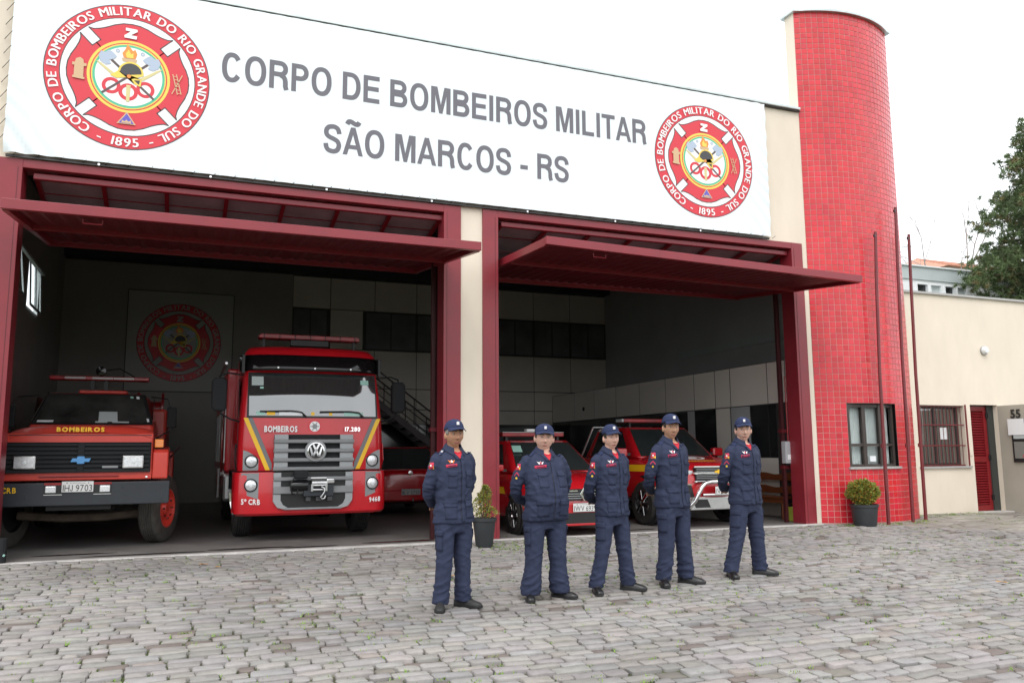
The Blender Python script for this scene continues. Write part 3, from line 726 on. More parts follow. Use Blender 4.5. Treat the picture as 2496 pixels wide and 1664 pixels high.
def grotesque(ch):
    """list of ribbons (left points, right points), ink width"""
    w = ADV[ch] - (.10 if ch not in 'AT\u00c3' else .03); v, h = TV / 2, TH_ / 2; out = []
    def st(*p): out.append(ribbon([Vector(q) for q in p], TV, TH_))
    def rect(x0, x1, z0, z1): out.append(([Vector((x0, z0)), Vector((x0, z1))], [Vector((x1, z0)), Vector((x1, z1))]))
    def ell(cx, cz, rx, rz, a0, a1, n=28, e=2.25):
        L, Q = [], []
        for k in range(n + 1):
            a = R(a0 + (a1 - a0) * k / n); c, s = math.cos(a), math.sin(a); f = lambda r, t: math.copysign(abs(t) ** (2 / e), t) * r
            L.append(Vector((cx + f(rx, c), cz + f(rz, s)))); Q.append(Vector((cx + f(rx - TV, c), cz + f(rz - TH_, s))))
        out.append((L, Q))
    def bowl(z0, z1, wr):
        hm = (z1 - z0) / 2; xr = max(v * 2, wr - hm * .92); ell(xr, (z0 + z1) / 2, wr - xr, hm, 90, -90, 18, 2.1)
        rect(TV * .9, xr, z1 - TH_, z1); rect(TV * .9, xr, z0, z0 + TH_)
    if ch == 'I': rect(w / 2 - v, w / 2 + v, 0, 1)
    elif ch == 'L': rect(0, TV, 0, 1); rect(TV * .9, w, 0, TH_)
    elif ch == 'T': rect(w / 2 - v, w / 2 + v, 0, 1 - TH_ * .9); rect(0, w, 1 - TH_, 1)
    elif ch == 'E': rect(0, TV, 0, 1); rect(TV * .9, w, 0, TH_); rect(TV * .9, w * .95, .5 - h + .02, .5 + h + .02); rect(TV * .9, w, 1 - TH_, 1)
    elif ch == 'O': ell(w / 2, .5, w / 2, .52, 0, 360, 48)
    elif ch == 'C': ell(w / 2, .5, w / 2, .52, 36, 326, 40)
    elif ch == 'D': rect(0, TV, 0, 1); xr = w * .45; ell(xr, .5, w - xr, .5, 90, -90, 24, 2.2); rect(TV * .9, xr, 1 - TH_, 1); rect(TV * .9, xr, 0, TH_)
    elif ch == 'P': rect(0, TV, 0, 1); bowl(.40, 1, w)
    elif ch == 'B': rect(0, TV, 0, 1); bowl(.475, 1, w * .95); bowl(0, .555, w)
    elif ch == 'R': rect(0, TV, 0, 1); bowl(.44, 1, w * .97); st(*spl([(w * .60, .50), (w * .78, .42), (w * .845, .28), (w * .855, .12), (w * .91, 0)], 5))
    elif ch == 'M':
        rect(0, TV, 0, 1); rect(w - TV, w, 0, 1)
        for s, xa in ((1, 0), (-1, w)): out.append(([Vector((xa + s * TV * .55, 1)), Vector((w / 2 - s * .062, 0))], [Vector((xa + s * TV * 1.5, 1)), Vector((w / 2 + s * .062, 0))]))
    elif ch in 'A\u00c3':
        for s, xa in ((1, 0), (-1, w)): out.append(([Vector((xa, 0)), Vector((w / 2 - s * .078, 1))], [Vector((xa + s * .150, 0)), Vector((w / 2 + s * .070, 1))]))
        rect(w * .24, w * .76, .22, .22 + TH_ * .9)
        if ch != 'A': st(*spl([(w * .20, 1.10), (w * .27, 1.19), (w * .40, 1.20), (w * .58, 1.135), (w * .72, 1.13), (w * .80, 1.22)], 5))
    elif ch == 'S': st(*spl([(x * w, z) for x, z in ((.90, .70), (.83, .85), (.68, .925), (.50, .94), (.28, .91), (.15, .82), (.125, .72), (.18, .62), (.35, .55), (.56, .505), (.77, .44), (.87, .345), (.88, .25), (.81, .135), (.66, .072), (.48, .06), (.27, .09), (.15, .18), (.10, .32))], 4))
    elif ch == '-': rect(0, w, .30, .30 + TH_)
    return out, w
def big_text(txt, x0, x1, z0, h):
    tot = sum(ADV[c] for c in txt) - .10; sx = (x1 - x0) / tot; x = 0
    for ch in txt:
        if ch != ' ':
            g, w = grotesque(ch); off = (ADV[ch] - w) / 2 - .05; m = MB()
            for k, (L, Q) in enumerate(g):
                n = len(L); y = -.1022 - .0004 * k
                m.add([(x0 + (x + off + p.x) * sx, y, z0 + p.y * h) for p in L] + [(x0 + (x + off + p.x) * sx, y, z0 + p.y * h) for p in Q], [(i, i + 1, n + i + 1, n + i) for i in range(n - 1)])
            m.build('printed_letter', 'print_grey', bn)
        x += ADV[ch]
big_text('CORPO DE BOMBEIROS MILITAR', .287, 7.237, 6.556, .432); big_text('S\u00c3O MARCOS - RS', 1.742, 5.732, 5.694, .432)
# ---- interior wall board with emblem
wb = thing('wall_board', 'square board with round red emblem hanging on the dark rear wall', 'sign board')
MB().box(bX(-1.40), bX(1.07), YB - .05, YB - .002, bZ(2.87), bZ(5.37)).build('board', 'print_dim', wb)
for r4 in ((-1.42, -1.40, 2.85, 5.39), (1.07, 1.09, 2.85, 5.39)): MB().box(bX(r4[0]), bX(r4[1]), YB - .06, YB - .002, bZ(r4[2]), bZ(r4[3])).build('board_frame', 'seam', wb)
for r4 in ((-1.40, 1.07, 2.85, 2.87), (-1.40, 1.07, 5.37, 5.39)): MB().box(bX(r4[0]), bX(r4[1]), YB - .06, YB - .002, bZ(r4[2]), bZ(r4[3])).build('board_frame', 'seam', wb)
emblem(wb, bX(-.19), bZ(4.09), .99 * q_, YB - .054, .003, 'print_dim')

# ---- staircase at the rear
t = thing('staircase', 'dark steel staircase with thin handrails at the rear wall behind the tall truck', 'stairs')
ya, yb_ = YB - 1.5, YB - .5
for y in (ya, yb_):
    MB().bar((4.7, y, 2.97), (8.6, y, 0.05), .05, .18).build('stringer', 'stair_dark', t)
    MB().tube([(4.7, y, 3.87), (8.6, y, .98)], .025, 8).build('handrail', 'stair_dark', t)
    MB().tube([(4.7, y, 3.45), (8.6, y, .55)], .015, 6).build('mid_rail', 'stair_dark', t)
    for k in range(6): x = 4.8 + k * .65; z = 4.1 - (x - 3.2) * .75; MB().tube([(x, y, z), (x, y, z + .9)], .015, 6).build('baluster', 'stair_dark', t)
for k in range(16): x = 4.74 + k * .24; MB().box(x, x + .24, ya + .04, yb_ - .04, 2.9 - k * .18, 2.93 - k * .18).build('tread', 'stair_dark', t)

# ================================================================ tiled tower
tw = thing('tiled_tower', 'tall curved tower clad in small glossy red tiles', 'tower')
TX0, TX1, SAG, TH = 10.70, 13.05, .33, 9.74
ch_ = (TX1 - TX0) / 2; TR = (ch_ ** 2 + SAG ** 2) / (2 * SAG); TA = math.asin(ch_ / TR); TCX = (TX0 + TX1) / 2; TCY = TR - SAG
L_ = 2 * TR * TA; NC = 22; NR = 91; tw_ = L_ / NC; th_ = TH / NR
def arc(s, off=0.0):
    a = -TA + 2 * TA * s; r = TR + off; return Vector((TCX + r * math.sin(a), TCY - r * math.cos(a)))
WC0, WC1, WR0, WR1 = 5, 15, 9, 20     # window cells (columns, rows)
mb = MB()
for i in range(NC):
    for (r0, r1) in (((0, NR),) if not (WC0 <= i < WC1) else ((0, WR0), (WR1, NR))):
        a, b = arc(i / NC), arc((i + 1) / NC); z0, z1 = r0 * th_ - (.08 if r0 == 0 else 0), r1 * th_
        mb.add([(a.x, a.y, z0), (b.x, b.y, z0), (b.x, b.y, z1), (a.x, a.y, z1)], [(0, 1, 2, 3)])
core = mb.build('tile_bed', 'grout', tw, smooth=40); 
mb = MB().add([(TX0, 0.0, -.05), (TX0, .25, -.05), (TX0, .25, TH), (TX0, 0.0, TH)], [(0, 1, 2, 3)]).add([(TX1, 0.0, -.05), (TX1, .7, -.05), (TX1, .7, TH), (TX1, 0.0, TH)], [(0, 1, 2, 3)]).add([(TX0, .25, -.05), (TX1, .7, -.05), (TX1, .7, TH), (TX0, .25, TH)], [(0, 1, 2, 3)])
mb.build('tower_side', 'beige', tw)
top = [(arc(k / 24, .07).x, arc(k / 24, .07).y) for k in range(25)]; top[0] = (TX0 - .06, top[0][1] - .02); top[-1] = (TX1 + .06, top[-1][1] - .02)
MB().prism(top + [(TX1 + .06, .76), (TX0 - .06, .31)], 'z', TH, TH + .045).build('tower_cap', 'cap_metal', tw)
tiles = []
rt = random.Random(3)
for i in range(NC):
    for j in range(NR):
        if WC0 <= i < WC1 and WR0 <= j < WR1: continue
        g = .0048; h = .006
        s0, s1 = (i + g / tw_) / NC, (i + 1 - g / tw_) / NC; z0, z1 = j * th_ + g, (j + 1) * th_ - g
        tl = (rt.uniform(-.0012, .0012), rt.uniform(-.0012, .0012))
        a0, b0 = arc(s0, .0005), arc(s1, .0005); dx = .0035 / L_ ; dz = .0035
        a1, b1 = arc(s0 + dx, h), arc(s1 - dx, h); n_ = (a1 - a0).normalized()
        def o(p, k): return (p.x + tl[0] * k[0] * n_.x, p.y + tl[0] * k[0] * n_.y)
        v = [(a0.x, a0.y, z0), (b0.x, b0.y, z0), (b0.x, b0.y, z1), (a0.x, a0.y, z1)]
        for p, zz, kx, kz in ((a1, z0 + dz, -1, -1), (b1, z0 + dz, 1, -1), (b1, z1 - dz, 1, 1), (a1, z1 - dz, -1, 1)):
            d_ = tl[0] * kx + tl[1] * kz; v.append((p.x, p.y - d_, zz))
        f = [(4, 5, 6, 7), (0, 1, 5, 4), (1, 2, 6, 5), (2, 3, 7, 6), (3, 0, 4, 7)]
        t_ = rt.uniform(.88, 1.10) * (1 + .12 * noise.noise((i * .35, j * .06, 5))); tint = (t_, t_ * rt.uniform(.8, 1.2), t_ * rt.uniform(.8, 1.2))
        m_ = (a1 + b1) / 2; zc = (z0 + z1) / 2; d_ = (Vector((m_.x, m_.y, zc)) - CAMP).length
        tiles.append((d_ + .25 * abs(zc - 1.3) / 3, v, f, tint))
tiles.sort(key=lambda t: t[0])
for d_, v, f, t_ in tiles[:300]:
    m = MB(); tinted(m, v, f, t_); m.build('wall_tile', 'tile_red', tw)
rest = MB()
for d_, v, f, t_ in tiles[300:]: tinted(rest, v, f, t_)
kind(rest.build('wall_tiles', 'tile_red', tw), 'stuff')
# tower window
wp0, wp1 = arc(WC0 / NC), arc(WC1 / NC); wz0, wz1 = WR0 * th_, WR1 * th_
wn = bpy.data.objects.new('window', None); COL.objects.link(wn); wn.parent = tw
x0, x1 = wp0.x + .02, wp1.x - .005; yw = max(wp0.y, wp1.y) + .03; z0, z1 = wz0 + .03, wz1 - .01
rv = MB()
for s_, xx in ((0, wp0.x), (1, wp1.x)): pass
prev = None
for k in range(WC0, WC1 + 1):
    p = arc(k / NC)
    if prev is not None:
        rv.add([(prev.x, prev.y, wz1), (p.x, p.y, wz1), (p.x, yw + .12, wz1), (prev.x, yw + .12, wz1)], [(0, 1, 2, 3)])
        rv.add([(prev.x, prev.y, wz0), (p.x, p.y, wz0), (p.x, yw + .12, wz0), (prev.x, yw + .12, wz0)], [(0, 1, 2, 3)])
    prev = p
for p in (wp0, wp1): rv.add([(p.x, p.y, wz0), (p.x, yw + .12, wz0), (p.x, yw + .12, wz1), (p.x, p.y, wz1)], [(0, 1, 2, 3)])
rv.build('reveal', 'tile_red', wn)
fr = MB(); xm = [x0, x0 + (x1 - x0) * .345, x0 + (x1 - x0) * .70, x1]; zt = z0 + (z1 - z0) * .345
for a, b in ((x0, x0 + .045), (xm[1] - .04, xm[1] + .04), (xm[2] - .03, xm[2] + .03), (x1 - .045, x1)): fr.box(a, b, yw - .02, yw + .05, z0, z1)
for c, d in ((z0, z0 + .045), (zt - .022, zt + .022), (z1 - .06, z1)):
    for k in range(3): fr.box(xm[k] + .045, xm[k + 1] - .045, yw - .015, yw + .05, c, d)
fr.build('window_frame', 'window_frame', wn)
for k in range(3):
    for c, d in ((z0 + .045, zt - .022), (zt + .022, z1 - .06)): MB().box(xm[k] + .04, xm[k + 1] - .03, yw + .012, yw + .017, c, d).build('pane', 'glass_clear', wn)
MB().grid(lambda u, v: (x0 + .03 + (x1 - x0 - .06) * u, yw + .10 + .014 * math.sin(u * 150 + 3 * math.sin(u * 20)), z0 + .03 + (z1 - z0 - .06) * v), 160, 2).build('curtain', 'curtain', wn, smooth=180)
sp = [(arc(k / NC, .035).x, arc(k / NC, .035).y) for k in range(WC0, WC1 + 1)]
MB().prism([(wp0.x - .03, sp[0][1] - .005)] + sp[1:-1] + [(wp1.x + .04, sp[-1][1]), (wp1.x + .04, yw + .0), (wp0.x - .03, yw + .0)], 'z', wz0 - .012, wz0 + .028).build('window_sill', 'granite', wn)
MB().box(xm[1] + .12, xm[1] + .26, yw + .006, yw + .010, z0 + .09, z0 + .19).build('sticker', 'paper', wn)

# ================================================================ low office wing
wg = thing('office_wing', 'low beige wing with barred window and red louvred door right of the tower', 'building')
xs = [13.02, 13.74, 15.04, 15.22, 16.02, 22]; zs = [-.06, .955, 2.19, 2.215, 4.49]
mb = MB(); wall_grid(mb, xs, [-.06, .02, .955, 2.19, 2.215, 4.49], lambda x, z: not ((13.74 < x < 15.04 and .955 < z < 2.19) or (15.22 < x < 16.02 and .02 < z < 2.215)), .50, .72)
mb.build('front_wall', 'beige', wg)
MB().box(13.02, 22.05, .45, .80, 4.49, 4.535).build('parapet_cap', 'granite', wg)
MB().box(13.06, 22, .74, 8, 3.9, 4.1).build('flat_roof', 'grey_band', wg)
MB().box(13.7, 15.1, .95, 1.0, .8, 2.4).build('room_back', 'dark_recess', wg)
w2 = bpy.data.objects.new('barred_window', None); COL.objects.link(w2); w2.parent = wg
fr = MB()
for a, b, c, d in ((13.742, 13.80, .96, 2.188), (14.97, 15.038, .96, 2.188), (13.80, 14.97, .96, 1.02), (13.80, 14.97, 2.12, 2.188), (14.35, 14.39, 1.02, 2.12)): fr.box(a, b, .66, .71, c, d)
fr.build('window_frame', 'window_frame', w2)
for a, b in ((13.80, 14.35), (14.39, 14.97)): MB().box(a, b, .68, .686, 1.02, 2.12).build('pane', 'glass', w2)
MB().grid(lambda u, v: (13.8 + 1.17 * u, .80 + .016 * math.sin(u * 120 + 3 * math.sin(u * 17)), 1.0 + 1.15 * v), 140, 2).build('curtain', 'curtain', w2, smooth=180)
for k in range(13): MB().tube([(13.77 + k * .102, .56, .965), (13.77 + k * .102, .56, 2.185)], .007, 6).build('bar', 'pole_red', w2)
for z in (1.36, 1.78): MB().box(13.72, 15.10, .525, .54, z, z + .022).build('cross_bar', 'pole_red', w2)
for z in (.96, 2.16): MB().box(13.75, 15.03, .55, .57, z, z + .022).build('cross_bar', 'pole_red', w2)
MB().box(15.055, 15.085, .48, .505, .93, 2.21).build('grille_edge', 'pole_red', w2)
MB().box(13.70, 15.12, .455, .69, .918, .955).build('window_sill', 'granite', w2)
MB().box(14.52, 14.73, .672, .676, 1.50, 1.74).build('notice', 'paper', w2)
MB().box(15.10, 15.18, .485, .499, 1.16, 1.30).build('switch_plate', 'beige', wg)
# door in its recess
dr = bpy.data.objects.new('louvred_door', None); COL.objects.link(dr); dr.parent = wg
for a, b in ((15.225, 15.30), (15.74, 15.83)): MB().box(a, b, .63, .68, .03, 2.19).build('stile', 'louvre_red', dr)
for c, d in ((.03, .14), (1.03, 1.13), (2.09, 2.19)): MB().box(15.30, 15.74, .632, .678, c, d).build('rail', 'louvre_red', dr)
for k in range(36):
    z = .16 + k * .0535
    if 1.02 < z < 1.12: continue
    MB().add([(15.30, .630, z), (15.74, .630, z), (15.74, .672, z + .045), (15.30, .672, z + .045), (15.30, .638, z - .006), (15.74, .638, z - .006), (15.74, .68, z + .039), (15.30, .68, z + .039)], [(0, 1, 2, 3), (4, 7, 6, 5), (0, 4, 5, 1), (3, 2, 6, 7), (0, 3, 7, 4), (1, 5, 6, 2)]).build('slat', 'louvre_red', dr)
for z in (.25, 1.07, 1.95): MB().box(15.80, 15.85, .60, .63, z, z + .10).build('hinge', 'black', dr)
MB().box(15.83, 16.015, .60, .71, .02, 2.21).build('door_frame', 'dark_recess', wg)
MB().box(15.23, 15.83, .69, .71, .02, 2.21).build('recess_back', 'dark_recess', wg)
MB().box(15.2, 16.0, .28, .52, -.04, .03).build('door_step', 'kerb', wg, bevel=.008)
# porch side wall with the house number
pw = thing('porch_wall', 'low grey beige wall carrying the house number at the right edge', 'wall')
MB().box(16.02, 16.20, -5.0, .498, -.30, 2.20).build('wall', 'porch_wall', pw)
def on_side(y0, y1, z0, z1, mat, nm, d=.004, par=pw): return MB().box(16.02 - d, 16.02 - .0005, y0, y1, z0, z1).build(nm, mat, par)
m = MB(); text_flat(m, '5', (16.005, .195, 1.93), (0, -1, 0), (0, 0, 1), .095, .17, bold=.03); o5 = m.build('digit', 'number_black', pw); o5.modifiers.new('th', 'SOLIDIFY').thickness = .012
m = MB(); text_flat(m, '5', (16.005, .075, 1.93), (0, -1, 0), (0, 0, 1), .095, .17, bold=.03); o5 = m.build('digit', 'number_black', pw); o5.modifiers.new('th', 'SOLIDIFY').thickness = .012
nb = thing('notice_board', 'black framed notice board below the house number', 'notice board')
MB().box(15.985, 16.018, -.32, .20, 1.02, 1.90).build('board', 'black', nb, bevel=.004)
MB().box(15.981, 15.984, -.28, .16, 1.50, 1.80).build('notice', 'grey_band', nb)
MB().box(15.981, 15.984, -.28, .16, 1.10, 1.44).build('picture', 'stone_green', nb)
MB().box(15.978, 15.9805, -.28, -.02, 1.13, 1.17).build('caption_bar', 'print_red', nb)
sh = MB().box(15.972, 15.977, -.10, .26, 1.58, 1.91).build('paper_sheet', 'paper'); tag(sh, 'white paper sheet taped over the corner of the black notice board', 'paper')
lp = thing('wall_lamp', 'small white oval lamp on the upper beige wing wall', 'lamp', (15.75, .5, 3.37))
MB().lathe([(0, -.10), (.06, -.095), (.085, -.06), (.09, -.02), (.09, 0), (0, 0)], (0, 0, 0), 'y', 20).build('diffuser', 'white_wall', lp, smooth=40)
MB().lathe([(0, -.03), (.10, -.03), (.10, -.001), (0, -.001)], (0, 0, 0), 'y', 20).build('base', 'granite', lp)
# gutter outlet behind the tower
gt = thing('drain_hopper', 'small green metal hopper sticking out behind the tower', 'gutter')
MB().box(13.055, 13.17, .30, .5, 4.55, 5.35).build('downpipe', 'stone_green', gt); MB().box(13.055, 13.32, .25, .55, 5.35, 5.40).build('hopper_lip', 'stone_green', gt)
# ================================================================ background
b = thing('background_building', 'white building with grey parapet band and a strip of small windows behind the wing', 'building')
WN = ((29.2, 29.9), (30.0, 30.7), (30.85, 31.5), (31.6, 32.25)); xs = [20] + [x for w_ in WN for x in w_] + [46]; zs = [-.06, 7.98, 8.46, 8.60]
mb = MB(); wall_grid(mb, xs, zs, lambda x, z: not (7.98 < z < 8.46 and any(p < x < q for p, q in WN)), 14.0, 14.25); mb.build('front_wall', 'white_wall', b)
MB().box(20, 46, 14.26, 24, -.06, 8.5).build('building_core', 'white_wall', b)
MB().box(19.9, 46.1, 13.93, 24.1, 8.601, 9.16).build('parapet_band', 'grey_band', b)
MB().box(19.85, 46.15, 13.85, 24.2, 9.16, 9.22).build('parapet_cap', 'white_wall', b)
for i, (a, c) in enumerate(WN):
    w = MB()
    for p in ((a, a + .05, 7.98, 8.46), (c - .05, c, 7.98, 8.46), (a + .05, c - .05, 7.98, 8.03), (a + .05, c - .05, 8.41, 8.46)): w.box(p[0], p[1], 13.97, 14.2, p[2], p[3])
    wo = w.build('window', 'white_wall', b)
    MB().box(a + .05, c - .05, 14.1, 14.12, 8.03, 8.41).build('pane', 'glass_dark' if i % 2 == 0 else 'grey_band', wo)
MB().box(29.1, 32.4, 13.85, 14.05, 7.90, 7.95).build('window_ledge', 'white_wall', b)
h = thing('distant_house', 'house with an orange tiled hip roof showing behind the white building', 'house')
MB().box(54, 66, 33, 44, -.06, 15.2).build('wall', 'white_wall', h)
rb = MB().add([(53.5, 32.5, 15.2), (66.5, 32.5, 15.2), (66.5, 44.5, 15.2), (53.5, 44.5, 15.2), (57, 38.5, 17.3), (63, 38.5, 17.3)], [(0, 1, 5, 4), (1, 2, 5), (2, 3, 4, 5), (3, 0, 4), (3, 2, 1, 0)]); ro = rb.build('roof', 'roof_tile', h)
for k in range(40):
    x = 53.7 + k * .32; t_ = min(1, max(0, (min(x - 53.5, 66.5 - x)) / 3.5)) 
    MB().bar((x, 32.5, 15.24), (53.5 + 3.5 + (x - 53.5) * 6 / 13 if False else x, 32.5 + 6 * t_, 15.24 + 2.1 * t_), .12, .06).build('tile_row', 'roof_tile', ro)
a = thing('television_antenna', 'thin rooftop antenna mast above the white building', 'antenna', (30.2, 15.2, 9.2))
MB().tube([(0, 0, 0), (0, 0, 1.35)], .025, 6).build('mast', 'steel', a)
MB().bar((-.35, 0, 1.2), (.45, .0, 1.28), .025, .025).build('boom', 'steel', a)
for k in range(5): MB().bar((-.3 + k * .16, -.25, 1.21 + k * .016), (-.3 + k * .16, .25, 1.21 + k * .016), .015, .015).build('element', 'steel', a)
# conifer: trunk, boughs, sprays of foliage
def conifer(cx, cy, H, label, seed=2, rad=4.6):
    t = thing('conifer', label, 'tree', (cx, cy, 0)); rr = random.Random(seed)
    MB().tube([(0, 0, -.1), (.1, 0, H * .5), (0, .1, H)], [.42, .25, .04], 10).build('trunk', 'bark', t, smooth=60)
    br = MB(); lf = MB(); lf.c = []
    for k in range(220):
        z = H * (.10 + .89 * (k / 220) ** .9); f = 1 - z / H; L = rad * (f ** .75) * rr.uniform(.6, 1.12) + .35; a = rr.random() * 6.283
        d = Vector((math.cos(a), math.sin(a), 0)); p0 = Vector((0, 0, z)); pts = [p0 + d * L * s + Vector((0, 0, .25 * L * s - .30 * L * s * s)) for s in (0, .35, .7, 1)]
        br.tube(pts, [.06, .045, .03, .012], 5)
        for c in range(int(20 + L * 13)):
            s = rr.uniform(.2, 1.05) ** .7; i = min(2, int(s * 3)); q = pts[i].lerp(pts[i + 1], min(1, s * 3 - i)) + Vector((rr.gauss(0, .26), rr.gauss(0, .26), rr.gauss(-.05, .24)))
            tn = rr.uniform(.55, 1.35); br_ = rr.random() < .12; col = (tn * (1.6 if br_ else 1), tn * (.95 if br_ else 1), tn)
            for u in range(24):
                w = Vector((rr.gauss(0, 1), rr.gauss(0, 1), rr.gauss(.2, .8))).normalized(); l = rr.uniform(.10, .26); sd = w.cross(Vector((rr.random(), rr.random(), rr.random()))).normalized() * rr.uniform(.014, .024)
                b0 = q + w * .03; lf.add([b0 - sd, b0 + sd, b0 + w * l], [(0, 1, 2)]); lf.c += [col] * 3
    kind(br.build('boughs', 'bark', t), 'stuff'); kind(lf.build('crown', 'leaf_dark', t), 'stuff')
    return t
conifer(35.4, 11.6, 16.4, 'tall dark green conifer rising behind the wing at the right edge', 2, 7.0)
# bare deciduous tree
def bare_tree(cx, cy, H, label):
    t = thing('bare_tree', label, 'tree', (cx, cy, 0), scale=1.5); rr = random.Random(8); tr = MB(); tw_b = MB()
    tr.tube([(0, 0, -.1), (.1, 0, 4), (0, 0, 7)], [.22, .17, .12], 8)
    def grow(p, d, L, r, n):
        q = p + d * L * .5 + Vector((rr.gauss(0, .06), rr.gauss(0, .06), .05)); e = p + d * L + Vector((0, 0, .1 * L))
        tw_b.tube([p, q, e], [r, r * .8, r * .55], 5)
        if n == 0: return
        for k in range(rr.randint(2, 3)):
            dd = (d + Vector((rr.gauss(0, .42), rr.gauss(0, .42), rr.gauss(.12, .25)))).normalized(); grow(e if k else q, dd, L * rr.uniform(.6, .85), r * .55, n - 1)
    for k in range(4): a_ = k * 1.6; grow(Vector((0, 0, 5.6 + .2 * k)), Vector((math.cos(a_) * .5 - .45, math.sin(a_) * .5, 1)).normalized(), 2.4, .06, 3)
    tr.build('trunk', 'bark_pale', t, smooth=60); kind(tw_b.build('branches', 'bark_pale', t), 'stuff')
bare_tree(46.6, 25.6, 14, 'leafless pale tree with thin upswept branches beside the conifer')
# ================================================================ vehicles (local: x to the right, y backwards from the nose, z up)
def sub(name, parent, loc=(0, 0, 0), rot=(0, 0, 0)):
    o = bpy.data.objects.new(name, None); COL.objects.link(o); o.parent = parent; o.location = loc; o.rotation_euler = rot; return o
def outline(w, f, b, r=.18, bulge=.05, z=0, n=6):
    """plan outline: front at y=f (bulged), back at y=b"""
    pts = []
    for k in range(9):
        x = -(w - r) + 2 * (w - r) * k / 8; pts.append((x, f - bulge * (1 - (x / (w - r)) ** 2) + bulge, z))
    def arc_(cx, cy, a0, a1): return [(cx + r * math.cos(R(a0 + (a1 - a0) * k / n)), cy + r * math.sin(R(a0 + (a1 - a0) * k / n)), z) for k in range(1, n + 1)]
    pts += arc_(w - r, f + bulge + r, -90, 0); pts += [(w, b - .05, z), (w - .05, b, z), (-(w - .05), b, z), (-w, b - .05, z)]
    pts += [(p[0], p[1], p[2]) for p in arc_(-(w - r), f + bulge + r, 180, 270)][:-1]
    pts.insert(len(pts) - n + 1, (-w, f + bulge + r, z)) if False else None
    return pts
def rbox(mb, x0, x1, y0, y1, z0, z1): return mb.box(x0, x1, y0, y1, z0, z1)
def wheel(par, x, y, r, w, side, rimmat='steel', spokes=0, tyre='rubber', rr=.58, dish=.02):
    """side -1: outer face towards -x"""
    wl = sub('wheel', par, (x, y, r)); h = w / 2
    prof = [(r * rr, -h), (r * .90, -h), (r * .965, -h * .86), (r, -h * .62)]
    for k in range(5): t_ = -.62 + 1.24 * (k + .5) / 5; prof += [(r, h * (t_ - .1)), (r - .010, h * (t_ - .02)), (r - .010, h * (t_ + .02)), (r, h * (t_ + .1))]
    prof += [(r, h * .62), (r * .965, h * .86), (r * .90, h), (r * rr, h)]
    MB().lathe(prof, (0, 0, 0), 'x', 40, cap=False).build('tyre', tyre, wl, smooth=35)
    o = side * h
    MB().lathe([(0, o * (1 - .0)), (r * .16, o), (r * .2, o - side * dish), (r * rr * .88, o - side * (dish + .03)), (r * rr * .94, o + side * .004), (r * rr * 1.02, o + side * .004), (r * rr * 1.02, o * .6)], (0, 0, 0), 'x', 32, cap=False).build('rim', 'rim_dark' if spokes else rimmat, wl, smooth=35)
    MB().lathe([(r * rr * 1.01, o * .6), (r * rr * 1.01, -o * .95)], (0, 0, 0), 'x', 28, cap=False).build('rim_barrel', 'black', wl)
    MB().lathe([(0, -o * .5), (r * rr * .98, -o * .5), (r * rr * .98, -o * .2), (0, -o * .2)], (0, 0, 0), 'x', 24).build('brake_drum', 'black', wl)
    for k in range(spokes):
        a = 2 * math.pi * k / spokes + .3
        c, s = math.cos(a), math.sin(a)
        MB().bar((o + side * .003, c * r * .10, s * r * .10), (o + side * .001, c * r * rr * .95, s * r * rr * .95), .055 * r / .3, .02, up=(1, 0, 0)).build('spoke', rimmat, wl, bevel=.004)
    if not spokes:
        for k in range(8):
            a = 2 * math.pi * k / 8; MB().tube([(o - side * .01, math.cos(a) * r * .3, math.sin(a) * r * .3), (o + side * .012, math.cos(a) * r * .3, math.sin(a) * r * .3)], .016, 6).build('wheel_nut', 'steel', wl)
    return wl
def decal(par, text, x0, x1, y, z, h, mat, nm='lettering', bold=.03, slope=0, gap=.1):
    m = MB(); text_flat(m, text, (x0, y, z), (1, 0, slope), (0, 0, 1), x1 - x0, h, bold=bold, gap=gap); return kind(m.build(nm, mat, par), 'stuff')
def plate(par, text, xc, y, z0, w=.40, h=.13, mat='plate'):
    p = sub('licence_plate', par)
    MB().box(xc - w / 2, xc + w / 2, y, y + .008, z0, z0 + h).build('plate_base', mat, p, bevel=.003)
    m = MB()
    for a, b, c, d in ((0, w, 0, .005), (0, w, h - .005, h)): m.box(xc - w / 2 + a, xc - w / 2 + b, y - .0015, y - .0003, z0 + c, z0 + d)
    m.build('plate_border', 'stripe_grey', p)
    decal(p, text, xc - w * .46, xc + w * .46, y - .002, z0 + .014, h * .56, 'number_black', 'plate_characters', bold=.0)
    decal(p, 'RS-SAO MARCOS' if mat == 'plate' else 'RS', xc - w * .24, xc + w * .24, y - .002, z0 + h * .78, h * .09, 'stripe_grey', 'plate_town', bold=0)
    for s in (-1, 1): MB().lathe([(0, -.004), (.007, -.004), (.007, 0), (0, 0)], (xc + s * w * .34, y, z0 + h * .83), 'y', 8).build('plate_screw', 'black', p)
def wings_badge(par, x, y, z, s):
    MB().prism([(x - s, z + s * .45), (x - s * .35, z + s * .3), (x, z + s * .55), (x + s * .35, z + s * .3), (x + s, z + s * .45), (x + s * .45, z - s * .35), (x, z - s * .2), (x - s * .45, z - s * .35)], 'y', y, y + .004).build('badge', 'decal_white', par)

